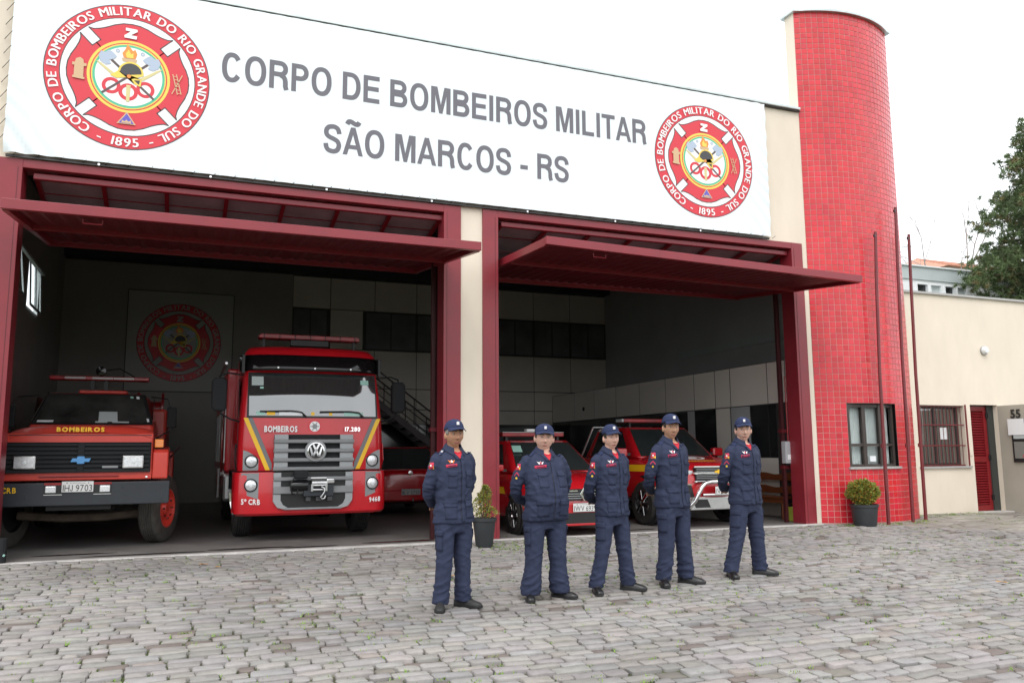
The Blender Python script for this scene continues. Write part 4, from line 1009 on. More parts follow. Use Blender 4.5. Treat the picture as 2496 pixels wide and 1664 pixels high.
# ---------------------------------------------------------------- tall cab-over fire truck
vt = thing('cabover_fire_truck', 'tall bright red cab-over fire truck with winch, grey grille and yellow chevrons', 'fire truck', (1.853, .86, 0))
bump = MB().loft([outline(1.09, .05, .62, .16, .05, .395), outline(1.125, .012, .64, .17, .05, .43), outline(1.135, 0, .66, .17, .05, .55), outline(1.13, 0, .66, .17, .05, .98), outline(1.12, .012, .66, .17, .05, 1.03)])
bump.build('bumper', 'paint_red', vt, smooth=40)
cab = MB().loft([outline(1.085, .03, 2.15, .17, .05, 1.048), outline(1.09, .02, 2.15, .17, .05, 1.07), outline(1.085, .04, 2.15, .16, .05, 1.5), outline(1.07, .065, 2.15, .15, .05, 1.84), outline(1.045, .14, 2.15, .14, .06, 2.2), outline(1.02, .26, 2.15, .14, .07, 2.55), outline(1.025, .33, 2.15, .16, .07, 2.72), outline(1.015, .37, 2.14, .18, .08, 2.86), outline(.95, .45, 2.10, .2, .08, 2.95), outline(.80, .62, 1.95, .2, .08, 2.985)])
cab.build('cab', 'paint_red', vt, smooth=45)
def fy(x, z):   # front surface depth of the cab
    zz = [1.048, 1.07, 1.5, 1.84, 2.2, 2.55, 2.72]; ff = [.03, .02, .04, .065, .14, .26, .33]; ww = [.915, .92, .925, .92, .905, .88, .865]; bb = [.05, .05, .05, .05, .06, .07, .07]
    z = min(max(z, zz[0]), zz[-1])
    for i in range(6):
        if z <= zz[i + 1]: break
    t_ = (z - zz[i]) / (zz[i + 1] - zz[i]); L = lambda a: a[i] + (a[i + 1] - a[i]) * t_
    return L(ff) + L(bb) * min(1, (x / L(ww)) ** 2)
def skin(par, nm, mat, fn, nu=16, nv=8, off=.004, smooth=180):
    """patch laid on the cab front: fn(u,v)->(x,z)"""
    def P(u, v): x, z = fn(u, v); return (x, (fy(x, z) if z > 1.04 else .05 * min(1, (x / .96) ** 2)) - off, z)
    return MB().grid(P, nu, nv).build(nm, mat, par, smooth=smooth)
ws = sub('windscreen', vt)
skin(ws, 'screen_seal', 'black', lambda u, v: (-.985 + 1.97 * u + (.015 * v if u < .5 else -.015 * v), 1.835 + .70 * v), 20, 8, .005)
skin(ws, 'glass', 'glass', lambda u, v: (-.955 + 1.91 * u, 1.865 + .66 * v), 24, 12, .012)
for sx, m_, w_, h_, z_ in ((-.92, 'grey_band', .17, .14, 2.33), (-.80, 'paper_green', .05, .03, 2.28), (.73, 'paper_green', .13, .075, 2.37)): skin(ws, 'sticker', m_, lambda u, v: (sx + w_ * u, z_ + h_ * v), 2, 2, .015)
for i, (sx, w_, h_, m_) in enumerate(((-.70, .12, .07, 'stripe_yellow'), (-.52, .2, .05, 'paper'), (-.38, .2, .07, 'paper'), (-.05, .05, .05, 'stripe_yellow'), (.22, .05, .04, 'stripe_yellow'), (.45, .3, .05, 'paper_green'), (-.85, .12, .06, 'paper_green'))):
    skin(ws, 'dashboard_item', m_, lambda u, v: (sx + w_ * u, 1.875 + h_ * v), 2, 2, .0135)
for s0 in (-.80, .08):
    wp = MB(); pts = [(s0, 1.93), (s0 + .45, 1.94), (s0 + .60, 1.925), (s0 + .68, 1.85)]
    wp.tube([(x, fy(x, z) - .035, z) for x, z in pts], .012, 6); wp.build('wiper', 'black', ws)
vs_ = sub('sun_visor', vt)
MB().grid(lambda u, v: (-1.09 + 2.18 * u, .13 + .10 * (1 - v) * 0 + .28 * (2 * u - 1) ** 6 + .10 * v * v + .07 * (2 * u - 1) ** 2, 2.56 + .25 * v), 30, 6).build('visor_shell', 'black_gloss', vs_, smooth=180).modifiers.new('th', 'SOLIDIFY').thickness = .012
for x in (-.55, 0, .55): MB().lathe([(0, -.02), (.014, -.02), (.014, 0), (0, 0)], (x, .14, 2.60), 'y', 8).build('visor_bolt', 'steel', vs_)
for sx in (-1, 1): MB().box(sx * 1.045 - .02, sx * 1.045 + .02, .30, .42, 2.52, 2.80).build('visor_bracket', 'black', vs_)
# grille
gr = sub('grille', vt)
skin(gr, 'grille_recess', 'plastic_dark', lambda u, v: (-.585 + 1.17 * u, 1.045 + .54 * v), 10, 6, .006)
MB().prism([(-.565, 1.03), (-.565, .60), (-.50, .53), (-.42, .505), (.42, .505), (.50, .53), (.565, .60), (.565, 1.03)], 'y', -.012, .03).build('lower_recess', 'black', gr)
for s in (-1, 1):
    MB().box(s * .485 - .10, s * .485 + .10, -.012, .02, 1.05, 1.585).build('grille_pillar', 'plastic_light', gr, bevel=.006)
    MB().prism([(s * .585, 1.02), (s * .585, .60), (s * .52, .51), (s * .40, .475), (s * .36, .50), (s * .44, .55), (s * .475, .62), (s * .475, 1.02)], 'y', -.030, .02).build('grille_pillar', 'plastic_light', gr, bevel=.006)
for z0, z1 in ((1.452, 1.512), (1.313, 1.373), (1.175, 1.235), (1.045, 1.103)):
    MB().prism([(-.02, z0), (-.045, z0 + .012), (-.05, z1 - .012), (-.03, z1), (.02, z1), (.02, z0)], 'x', -.595, .595).build('slat', 'plastic_grey', gr, bevel=.004)
for z0, z1 in ((.895, .955), (.705, .815)):
    MB().prism([(-.03, z0), (-.055, z0 + .012), (-.06, z1 - .012), (-.04, z1), (.0, z1), (.0, z0)], 'x', -.585, .585).build('slat', 'plastic_grey', gr, bevel=.004)
MB().box(-.42, .42, -.04, -.01, .475, .505).build('lower_lip', 'plastic_grey', gr, bevel=.006)
for s in (-1, 1):
    for z in (1.51, 1.37, 1.235, 1.10, .815): MB().lathe([(0, 0), (.035, .004), (.0, .006)], (s * .60, -.005, z), 'y', 3).build('grille_clip', 'plastic_grey', gr) if False else None
# round maker badge
bd = sub('badge', vt, (.015, -.055, 1.339))
MB().lathe([(0, .02), (.158, .02), (.162, 0), (.150, -.018), (.132, -.022), (.126, -.012), (0, -.012)], (0, 0, 0), 'y', 40).build('badge_ring', 'plastic_light', bd, smooth=30)
MB().lathe([(.126, -.012), (.126, -.026), (.112, -.030), (.106, -.014)], (0, 0, 0), 'y', 40, cap=False).build('chrome_ring', 'chrome', bd, smooth=30)
MB().lathe([(0, -.0135), (.108, -.0135), (.108, -.010), (0, -.010)], (0, 0, 0), 'y', 30).build('badge_field', 'black', bd)
def stroke(par, pts, w, y0, y1, mat='chrome', nm='badge_letter'):
    m = MB()
    for a, b in zip(pts, pts[1:]):
        a, b = Vector(a), Vector(b); d = (b - a).normalized(); p = Vector((-d.y, d.x)) * w / 2
        m.prism([a + p, b + p, b - p, a - p], 'y', y0, y1)
    m.build(nm, mat, par)
stroke(bd, [(-.045, .098), (0, .010), (.045, .098)], .026, -.030, -.014)
stroke(bd, [(-.088, .062), (-.045, -.082), (0, .008), (.045, -.082), (.088, .062)], .026, -.029, -.0142)
# headlamp clusters
for s in (-1, 1):
    hl = sub('headlight', vt)
    MB().grid(lambda u, v: ((lambda x, z: (x, fy(x, z) - .007, z))(s * (.80 + .22 * u), 1.055 + .30 * v - .13 * (1 - u) ** 1.5 * v)), 10, 8).build('upper_panel', 'plastic_grey', hl, smooth=180)
    MB().grid(lambda u, v: (s * (.79 + .24 * u), .062 * min(1, ((.79 + .24 * u) / .96) ** 2) - .012 + max(0, .79 + .24 * u - .965) * .25, .635 + .385 * v + (.09 * u * (1 - v))), 10, 8).build('lower_panel', 'plastic_grey', hl, smooth=180)
    for z in (1.19, .842):
        y0 = (fy(.90, z) if z > 1 else .045) - .012
        MB().lathe([(.092, .006), (.096, -.008), (.086, -.014), (.080, -.004)], (s * .90, y0, z), 'y', 28, cap=False).build('lamp_bezel', 'plastic_dark', hl, smooth=30)
        MB().lathe([(0, -.022), (.03, -.021), (.06, -.014), (.080, -.002), (.080, .006), (0, .006)], (s * .90, y0, z), 'y', 28).build('lamp_lens', 'reflector', hl, smooth=40)
        MB().lathe([(0, -.030), (.026, -.026), (.026, -.012), (0, -.012)], (s * .90, y0, z), 'y', 16).build('bulb_cap', 'lens', hl, smooth=40)
# chevron stripes
for s in (-1, 1):
    for (x0, x1, xb0, xb1, m_) in ((1.03, .965, .70, .635, 'stripe_yellow'), (.965, .90, .635, .57, 'stripe_grey')):
        z1, z0 = 1.832, 1.06
        def fn(u, v, x0=x0, x1=x1, xb0=xb0, xb1=xb1): 
            a = xb0 + (x0 - xb0) * v; b = xb1 + (x1 - xb1) * v; return (s * max(.612, a + (b - a) * u), z0 + (z1 - z0) * v)
        skin(vt, 'chevron_stripe', m_, fn, 6, 24, .0045)
decal(vt, 'BOMBEIROS', -.735, -.255, -.004 + .03, 1.625, .083, 'decal_white', gap=.09, bold=.04)
MB().lathe([(0, -.006), (.098, -.006), (.098, .03), (0, .03)], (.006, fy(0, 1.71), 1.708), 'y', 28).build('door_crest_ring', 'print_red', vt)
MB().lathe([(0, -.009), (.078, -.009), (.078, .02), (0, .02)], (.006, fy(0, 1.71), 1.708), 'y', 28).build('crest_field', 'decal_white', vt)
MB().lathe([(0, -.011), (.038, -.011), (.038, .0), (0, .0)], (.006, fy(0, 1.71), 1.708), 'y', 16).build('crest_centre', 'plastic_grey', vt)
for k in range(6):
    a = k * 1.047; MB().bar((.006 + .04 * math.cos(a), fy(0, 1.71) - .0105, 1.708 + .04 * math.sin(a)), (.006 + .068 * math.cos(a), fy(0, 1.71) - .0105, 1.708 + .068 * math.sin(a)), .012, .003, up=(0, 1, 0)).build('crest_ray', 'plastic_grey', vt)
decal(vt, '17.280', .46, .695, .02, 1.635, .062, 'chrome', bold=.03)
decal(vt, '5\u00ba CRB', -1.03, -.765, -.012 + .01, .575, .072, 'decal_white', slope=-.05)
decal(vt, '9468', .85, 1.02, .008, .555, .068, 'decal_white', slope=.08)
# winch
wi = sub('winch', vt, (0, -.10, 0))
MB().box(-.30, -.10, -.05, .06, .93, 1.045).build('control_box', 'plastic_dark', wi, bevel=.02)
MB().lathe([(0, -.15), (.075, -.15), (.085, -.12), (.085, .10), (0, .10)], (-.20, 0, .83), 'x', 20).build('motor', 'black_gloss', wi, smooth=40)
MB().lathe([(0, -.10), (.052, -.10), (.052, .13), (0, .13)], (.06, 0, .86), 'x', 20).build('drum', 'steel', wi, smooth=40)
for z in (.935,): MB().tube([(-.06, -.04, z), (.17, -.04, z)], .017, 8).build('tie_bar', 'steel', wi)
MB().box(.17, .29, -.06, .05, .85, .93).build('gearbox', 'steel', wi, bevel=.02)
MB().box(-.16, .28, -.04, .03, .67, .84).build('mounting_plate', 'bumper_grey', wi, bevel=.008)
for z in (.83, .765): MB().tube([(-.03, -.07, z), (.15, -.07, z)], .016, 8).build('fairlead_roller', 'steel', wi)
for x in (-.045, .165): MB().box(x - .015, x + .015, -.09, -.04, .745, .85).build('fairlead_side', 'steel', wi)
MB().tube([(.09, -.09, .81), (.13, -.10, .79), (.14, -.10, .74), (.11, -.10, .69), (.08, -.10, .66), (.10, -.10, .63), (.14, -.10, .64), (.155, -.10, .68)], .014, 8).build('hook', 'steel', wi, smooth=60)
MB().tube([(-.3, -.06, .95), (-.36, -.07, .85), (-.33, -.08, .72), (-.26, -.06, .70), (-.24, -.05, .80)], .011, 6).build('cable', 'black', wi, smooth=60)
for x in (-.12, .03, .2): MB().box(x, x + .07, .02, .08, .60, .66).build('bracket', 'rim_dark', wi)
# mirrors, side details
for s in (-1, 1):
    mr = sub('mirror', vt)
    hd = [(1.27, 1.96), (1.30, 1.94), (1.44, 1.94), (1.48, 1.99), (1.485, 2.38), (1.45, 2.44), (1.30, 2.44), (1.265, 2.38)]
    MB().prism([(s * x, z) for x, z in hd], 'y', .30, .46).build('mirror_head', 'plastic_dark', mr, bevel=.03, seg=3)
    MB().tube([(s * 1.03, .45, 2.50), (s * 1.25, .38, 2.52), (s * 1.375, .38, 2.48), (s * 1.375, .38, 2.40)], .014, 6).build('upper_arm', 'plastic_dark', mr)
    MB().tube([(s * 1.05, .42, 1.78), (s * 1.20, .36, 1.82), (s * 1.34, .36, 1.90), (s * 1.345, .36, 1.96)], .014, 6).build('lower_arm', 'plastic_dark', mr)
    MB().tube([(s * 1.095, .35, 1.06), (s * 1.12, .30, 1.2), (s * 1.11, .32, 1.45)], .013, 6).build('grab_handle', 'paint_red' if s > 0 else 'plastic_dark', vt)
    # side glass and door line
    MB().prism([(.55, 1.86), (1.35, 1.86), (1.35, 2.46), (.72, 2.46)], 'x', s * 1.062, s * 1.072).build('door_glass', 'glass_dark', vt)
    MB().box(s * 1.086 - .004, s * 1.086 + .004, .42, .43, 1.1, 1.85).build('door_gap', 'black', vt)
MB().box(-1.125, -1.115, .25, .30, .87, .94).build('side_marker', 'amber', vt)
lb = sub('light_bar', vt)
MB().prism([(-.80, 3.125), (-.80, 3.175), (-.76, 3.20), (.76, 3.20), (.80, 3.175), (.80, 3.125)], 'y', .72, .98).build('light_bar_base', 'lens_red', lb, bevel=.012)
for k in range(7): x = -.72 + k * .24; MB().box(x - .006, x + .006, .715, .985, 3.124, 3.203).build('light_bar_divider', 'plastic_dark', lb)
for x in (-.72, .72): MB().box(x - .02, x + .02, .80, .88, 2.96, 3.124).build('light_bar_foot', 'black', lb)
MB().box(-.3, .3, .78, .92, 3.03, 3.124).build('light_bar_mount', 'black', lb)
# chassis, wheels, body
MB().box(-.42, .42, .3, 6.6, .55, .80).build('chassis', 'black', vt)
MB().box(-1.0, 1.0, 1.20, 1.36, .42, .56).build('front_axle', 'black', vt)
for s in (-1, 1):
    wheel(vt, s * .93, 1.34, .50, .27, s, 'steel'); wheel(vt, s * .92, 4.9, .50, .30, s, 'steel')
MB().prism([(.62, .62), (.62, 1.04), (2.05, 1.04), (2.05, .72), (1.95, .72), (1.9, .95), (1.34, 1.035), (.80, .92), (.78, .62)], 'x', -1.11, 1.11).build('wheel_arch', 'plastic_dark', vt)
for s in (-1, 1): MB().box(min(s * 1.02, s * 1.13), max(s * 1.02, s * 1.13), .52, .66, .42, 1.03).build('entry_step', 'paint_red', vt, bevel=.01)
by = sub('pump_body', vt)
MB().box(-1.17, 1.17, 2.35, 6.9, 1.0, 2.78).build('body_shell', 'paint_red', by, bevel=.03)
MB().box(-1.12, 1.12, 2.35, 6.9, .62, .995).build('lower_locker', 'paint_red', by, bevel=.02)
for k, yy in enumerate((2.6, 3.7, 4.8, 5.9)): 
    for s in (-1, 1): MB().box(min(s * 1.168, s * 1.178), max(s * 1.168, s * 1.178), yy, yy + .95, 1.15, 2.1).build('roller_shutter', 'steel', by)
MB().tube([(-1.22, 2.4, 1.0), (-1.22, 2.4, 2.6)], .02, 8).build('grab_rail', 'chrome', by)
MB().tube([(-1.23, 2.9, .55), (-1.23, 2.9, 1.05)], .05, 10).build('exhaust_guard', 'steel', by)
MB().box(-1.2, -.95, 2.25, 2.75, .5, .98).build('air_tank', 'steel', by, bevel=.05)
MB().tube([(-1.2, 2.4, 2.88), (-1.2, 6.8, 2.88)], .025, 6).build('ladder_rail', 'steel', by)
for k in range(9): MB().lathe([(0, 0), (.06, 0), (.06, .06), (0, .06)], (-1.235, 2.45 + k * .06, .98 - .0 * k), 'x', 10).build('gauge', 'chrome', by) if k < 3 else None
MB().tube([(-1.10, .70, .44), (-1.13, .72, .58), (-1.14, .72, .72)], .03, 8).build('step_tread', 'chrome', vt)

# ---------------------------------------------------------------- old bonneted fire truck
ct = thing('bonneted_fire_truck', 'old faded red bonneted fire truck with dark steel bumper', 'fire truck', (-1.30, .86, 0))
MB().prism([(-1.15, .93), (1.15, .93), (1.15, .64), (1.13, .62), (-1.13, .62), (-1.15, .64)], 'y', 0, .16).build('bumper', 'bumper_grey', ct, bevel=.012)
for s in (-1, 1):
    fg = sub('fog_light', ct)
    MB().box(s * .30 - .115, s * .30 + .115, -.004, .01, .775, .935).build('fog_recess', 'black', fg)
    MB().box(s * .33 - .065, s * .33 + .065, -.022, -.004, .795, .885).build('fog_lens', 'reflector', fg, bevel=.012)
    MB().box(s * .30 - .11, s * .30 + .11, -.012, -.004, .765, .775).build('fog_lip', 'steel', fg)
    MB().box(s * .30 - .11, s * .30 + .11, -.006, -.0042, .90, .93).build('fog_shade', 'lens_red', fg)
plate(ct, 'IHJ 9703', -.005, -.018, .80, .385, .15)
decal(ct, '5\u00ba CRB', -1.02, -.735, -.003, .805, .068, 'stripe_yellow', gap=.12)
for x, z in ((-.6, .87), (.55, .86), (.6, .75), (-.62, .74), (1.05, .87), (1.05, .70)): MB().lathe([(0, -.008), (.014, -.006), (.014, 0), (0, 0)], (x, 0, z), 'y', 8).build('bolt', 'bumper_grey', ct)
# nose: front panel, grille
MB().prism([(-.925, .955), (.905, .955), (.905, 1.60), (-.925, 1.60)], 'y', .16, .40).build('nose_panel', 'paint_dull', ct, bevel=.015)
g2 = sub('grille', ct)
MB().box(-.915, .885, .145, .159, 1.06, 1.475).build('grille_frame', 'plastic_dark', g2)
for k in range(7):
    z = 1.088 + k * .059
    for a, b in ((-.90, -.045), (.04, .87)): MB().prism([(.115, z - .014), (.135, z - .020), (.146, z - .020), (.146, z + .016), (.122, z + .016)], 'x', a, b).build('slat', 'plastic_dark', g2)
MB().box(-.042, .037, .118, .146, 1.062, 1.474).build('grille_post', 'plastic_dark', g2)
for a, b, c, d in ((-.915, .885, 1.062, 1.073), (-.915, .885, 1.465, 1.476)): MB().box(a, b, .112, .146, c, d).build('grille_edge', 'plastic_dark', g2)
MB().prism([(-.125, 1.205), (-.105, 1.255), (-.045, 1.255), (-.045, 1.282), (.045, 1.282), (.045, 1.255), (.125, 1.255), (.105, 1.205), (.045, 1.205), (.045, 1.180), (-.045, 1.180), (-.045, 1.205)], 'y', .095, .116).build('bow_badge', 'badge_blue', g2, bevel=.003)
MB().box(.27, .47, .112, .118, 1.12, 1.15).build('name_badge', 'plastic_grey', g2)
for s, a, b in ((-1, -.815, -.545), (1, .525, .795)):
    h2 = sub('headlight', ct)
    MB().box(a, b, .09, .146, 1.11, 1.29).build('lamp_bezel', 'steel', h2, bevel=.012)
    MB().box(a + .015, b - .015, .080, .091, 1.125, 1.275).build('lamp_lens', 'reflector', h2, bevel=.006)
    MB().lathe([(0, -.006), (.028, -.004), (.028, .002), (0, .002)], ((a + b) / 2, .079, 1.20), 'y', 14).build('bulb_cap', 'lens', h2)
MB().box(-.50, .48, .135, .158, 1.0, 1.022).build('trim_bar', 'lens_red', ct, bevel=.004)
MB().lathe([(0, -.008), (.016, -.006), (.016, 0), (0, 0)], (.84, .158, .985), 'y', 10).build('bolt', 'chrome', ct)
# bonnet
def bonnet(u, v):
    y = .15 + 1.35 * v; w = .90 - .02 * v; x = w * (2 * u - 1)
    z = 1.60 + .105 * min(1, v / .18) ** .6 + .045 * v - .07 * abs(2 * u - 1) ** 6 + .02 * math.cos(math.pi * (2 * u - 1)) * (.3 + .7 * v)
    return (x, y, z)
MB().grid(bonnet, 28, 12).build('bonnet', 'paint_dull', ct, smooth=180)
for s in (-1, 1): MB().add([(s * .90, .15, 1.53), (s * .885, 1.5, 1.69), (s * .885, 1.5, 1.1), (s * .905, .15, 1.1)], [(0, 1, 2, 3)]).build('bonnet_side', 'paint_dull', ct)
MB().box(-.895, .885, .148, .158, 1.572, 1.580).build('bonnet_gap', 'black', ct)
decal(ct, 'BOMBEIROS', -.325, .27, .147, 1.625, .055, 'stripe_yellow', bold=.05, gap=.13)
# wings with wheel arches
for s in (-1, 1):
    pr = [(.17, .955), (.17, 1.33), (.24, 1.375), (1.5, 1.42), (1.5, 1.0), (1.44, .95), (1.40, 1.05), (1.28, 1.12), (.95, 1.15), (.62, 1.12), (.47, 1.0), (.44, .955)]
    MB().prism(pr, 'x', min(s * .906, s * 1.115), max(s * .906, s * 1.115)).build('wing', 'paint_dull', ct, bevel=.025, seg=3)
    MB().box(s * .985 - .058, s * .985 + .058, .19, .27, 1.40, 1.52).build('indicator', 'amber', ct, bevel=.01)
    MB().box(s * .985 - .063, s * .985 + .063, .27, .33, 1.375, 1.53).build('indicator_housing', 'plastic_dark', ct)
# cab
cabv = [(-.90, 1.42, 1.0), (.90, 1.42, 1.0), (.92, 3.0, 1.0), (-.92, 3.0, 1.0), (-.86, 1.42, 1.735), (.86, 1.42, 1.735), (.88, 3.0, 1.735), (-.88, 3.0, 1.735), (-.70, 1.84, 2.27), (.70, 1.84, 2.27), (.74, 2.95, 2.27), (-.74, 2.95, 2.27)]
MB().add(cabv, [(0, 1, 5, 4), (1, 2, 6, 5), (2, 3, 7, 6), (3, 0, 4, 7), (4, 5, 9, 8), (5, 6, 10, 9), (6, 7, 11, 10), (7, 4, 8, 11), (8, 9, 10, 11), (3, 2, 1, 0)]).build('cab', 'paint_dull', ct, bevel=.05, seg=3, smooth=50)
w3 = sub('windscreen', ct)
def scr(u, v, off, m=0.0):
    x = (-.86 + 1.72 * u) * (1 - .186 * v); n_ = .42 * v; return (x * (1 - m), 1.42 + .42 * v - off - .03 * (1 - (2 * u - 1) ** 2), 1.735 + .535 * v + .01)
MB().grid(lambda u, v: scr(u, .04 + .92 * v, .022), 16, 6).build('screen_seal', 'black', w3, smooth=180)
MB().grid(lambda u, v: scr(.03 + .94 * u, .09 + .82 * v, .030), 16, 6).build('glass', 'screen_dim', w3, smooth=180)
MB().grid(lambda u, v: scr(.545 + .16 * u, .12 + .30 * v, .034), 3, 3).build('paper_on_dash', 'grey_band', w3)
for a, b, c, d, m_ in ((.05, .18, .10, .16, 'paper'), (.84, .87, .84, .90, 'paper_green'), (.90, .93, .82, .90, 'paper'), (.955, .975, .12, .22, 'paper'), (.52, .62, .09, .13, 'grey_band'), (.66, .80, .09, .13, 'grey_band')):
    MB().grid(lambda u, v: scr(a + (b - a) * u, c + (d - c) * v, .035), 2, 2).build('sticker', m_, w3)
MB().tube([(-.84, 1.40, 1.76), (-.685, 1.82, 2.27)], .012, 6).build('screen_trim', 'chrome', w3)
MB().lathe([(.17, -.012), (.19, 0), (.17, .012)], (.52, 1.75, 1.80), 'y', 20, cap=False).build('steering_wheel', 'black', ct)
for s in (-1, 1):
    MB().prism([(1.62, 1.79), (2.85, 1.79), (2.80, 2.2), (1.88, 2.2)], 'x', s * .835 - .004, s * .835 + .004).build('door_glass', 'glass_dark', ct)
    mi = sub('mirror', ct)
    MB().tube([(s * .80, 1.75, 2.22), (s * 1.05, 1.55, 2.18), (s * 1.12, 1.5, 2.0), (s * 1.12, 1.5, 1.70), (s * .9, 1.6, 1.55)], .012, 6).build('mirror_arm', 'black', mi)
    MB().box(s * 1.12 - .07, s * 1.12 + .07, 1.44, 1.49, 1.72, 2.05).build('mirror_head', 'plastic_dark', mi, bevel=.02)
MB().box(-.28, .42, 2.0, 2.45, 2.28, 2.335).build('roof_hatch', 'paint_dull', ct, bevel=.02)
l2 = sub('light_bar', ct)
MB().box(-.72, .74, 2.05, 2.30, 2.50, 2.565).build('light_bar_base', 'lens_red', l2, bevel=.015)
for x in (-.35, .05, .36): MB().box(x - .15, x + .15, 2.043, 2.05, 2.515, 2.55).build('light_bar_lens', 'plate_grey', l2)
for x in (-.1, .1): MB().box(x - .03, x + .03, 2.12, 2.22, 2.29, 2.50).build('light_bar_foot', 'black', l2)
sl = sub('searchlight', ct); MB().lathe([(0, -.12), (.075, -.11), (.085, -.05), (.05, .06), (0, .08)], (.0, 2.35, 2.67), 'y', 18).build('lamp_shell', 'black_gloss', sl, smooth=50)
MB().tube([(0, 2.35, 2.57), (0, 2.35, 2.62)], .02, 6).build('lamp_stalk', 'black', sl); MB().tube([(.05, 2.35, 2.68), (.28, 2.3, 2.72), (.55, 2.4, 2.56)], .012, 6).build('lamp_cable', 'black', sl)
b2 = sub('tank_body', ct)
MB().box(-1.02, 1.02, 3.1, 6.6, .9, 2.1).build('body_shell', 'paint_dull', b2, bevel=.05)
MB().lathe([(0, 0), (.30, 0), (.30, .04), (.14, .05), (.14, .40), (.30, .41), (.30, .45), (0, .45)], (.50, 3.6, 2.12), 'x', 22).build('hose_reel', 'lens_red', b2, smooth=40)
MB().tube([(1.06, 2.9, 1.2), (1.25, 2.75, 1.42)], .014, 6).build('valve_lever', 'chrome', b2)
for yy in (3.0, 3.4): MB().lathe([(0, 0), (.05, 0), (.05, .09), (0, .09)], (1.02, yy, 1.0 + (yy - 3) * .4), 'x', 12).build('hose_outlet', 'chrome', b2)
MB().box(1.0, 1.16, 2.95, 4.2, .75, 1.35).build('side_locker', 'paint_dull', b2, bevel=.02)
MB().box(-.40, .40, .2, 6.0, .55, .78).build('chassis', 'black', ct)
MB().tube([(-.85, .95, .45), (-.3, .95, .40), (.3, .95, .40), (.85, .95, .45)], .06, 8).build('front_axle', 'bark', ct)
for s in (-1, 1): wheel(ct, s * 1.01, .95, .50, .26, s, 'paint_dull', tyre='rubber_dusty', rr=.56, dish=.05).rotation_euler = (0, 0, R(-20)); wheel(ct, s * .95, 4.8, .50, .40, s, 'paint_dull', tyre='rubber_dusty')

# ---------------------------------------------------------------- small cars
def car_body(par, rings, mat, sub_=2, nm='body'):
    """rings: (y, half width, z bottom, z shoulder, z top)"""
    out = []
    for y, w, zb, zs, zt in rings:
        h = [(w * .82, zb), (w * .96, zb + .05), (w, zb + .16), (w, (zb + zs) / 2), (w * .985, zs - .03), (w * .93, zs), (w * .70, zt - .012), (w * .35, zt)]
        out.append([(x, y, z) for x, z in h] + [(-x, y, z) for x, z in h[::-1]])
    o = MB().loft(out).build(nm, mat, par, smooth=60, sub=sub_); bpy.context.view_layer.update()
    me = o.evaluated_get(bpy.context.evaluated_depsgraph_get()).to_mesh(); o_bvh[o.name] = BVHTree.FromPolygons([q.co[:] for q in me.vertices], [q.vertices[:] for q in me.polygons]); return o
o_bvh = {}
def on_body(par, o, nm, mat, fn, d, nu=20, nv=2, off=.004):
    d = Vector(d); bv = o_bvh[o.name]
    def P(u, w_):
        p = Vector(fn(u, w_)); h = bv.ray_cast(p - d * 1.5, d, 3); return (h[0] if h[0] else p) - d * off
    return MB().grid(P, nu, nv).build(nm, mat, par, smooth=180)
def glasshouse(par, y0, y1, y2, y3, zb, zt, wb, wt, mat):
    """y0 screen base, y1 roof front, y2 roof rear, y3 tail base"""
    v = [(-wb, y0, zb), (wb, y0, zb), (wb, y3, zb), (-wb, y3, zb), (-wt, y1, zt), (wt, y1, zt), (wt, y2, zt), (-wt, y2, zt)]
    MB().add(v, [(0, 1, 5, 4), (1, 2, 6, 5), (2, 3, 7, 6), (3, 0, 4, 7), (4, 5, 6, 7), (3, 2, 1, 0)]).build('cabin', mat, par, bevel=.07, seg=3, smooth=60)
    def q(a, b, c, d, s, t):
        a, b, c, d = map(Vector, (a, b, c, d)); return (a * (1 - s) + b * s) * (1 - t) + (d * (1 - s) + c * s) * t
    def pane(nm, a, b, c, d, s0, s1, t0, t1, off, mt='glass'):
        MB().grid(lambda u, w_: q(a, b, c, d, s0 + (s1 - s0) * u, t0 + (t1 - t0) * w_) + Vector(off), 6, 4).build(nm, mt, par)
    n1 = Vector((0, -(zt - zb), (y1 - y0))).normalized() * .006
    pane('windscreen', v[0], v[1], v[5], v[4], .05, .95, .06, .93, n1)
    n2 = Vector((0, (zt - zb), (y3 - y2))).normalized() * .006
    pane('rear_window', v[2], v[3], v[7], v[6], .06, .94, .08, .90, n2, 'glass_dark')
    for s in (-1, 1):
        a, b, c, d = ((v[0], v[3], v[7], v[4]) if s < 0 else (v[1], v[2], v[6], v[5])); o = (s * .007, 0, .002)
        pane('door_glass', a, b, c, d, .14, .47, .08, .88, o, 'glass_dark'); pane('door_glass', a, b, c, d, .50, .86, .08, .88, o, 'glass_dark')
def arch(par, x, y, r, side):
    MB().lathe([(0, 0), (r * 1.16, 0), (r * 1.16, .02), (0, .02)], (x, y, r * 1.02), 'x', 32).build('wheel_arch', 'black', par)
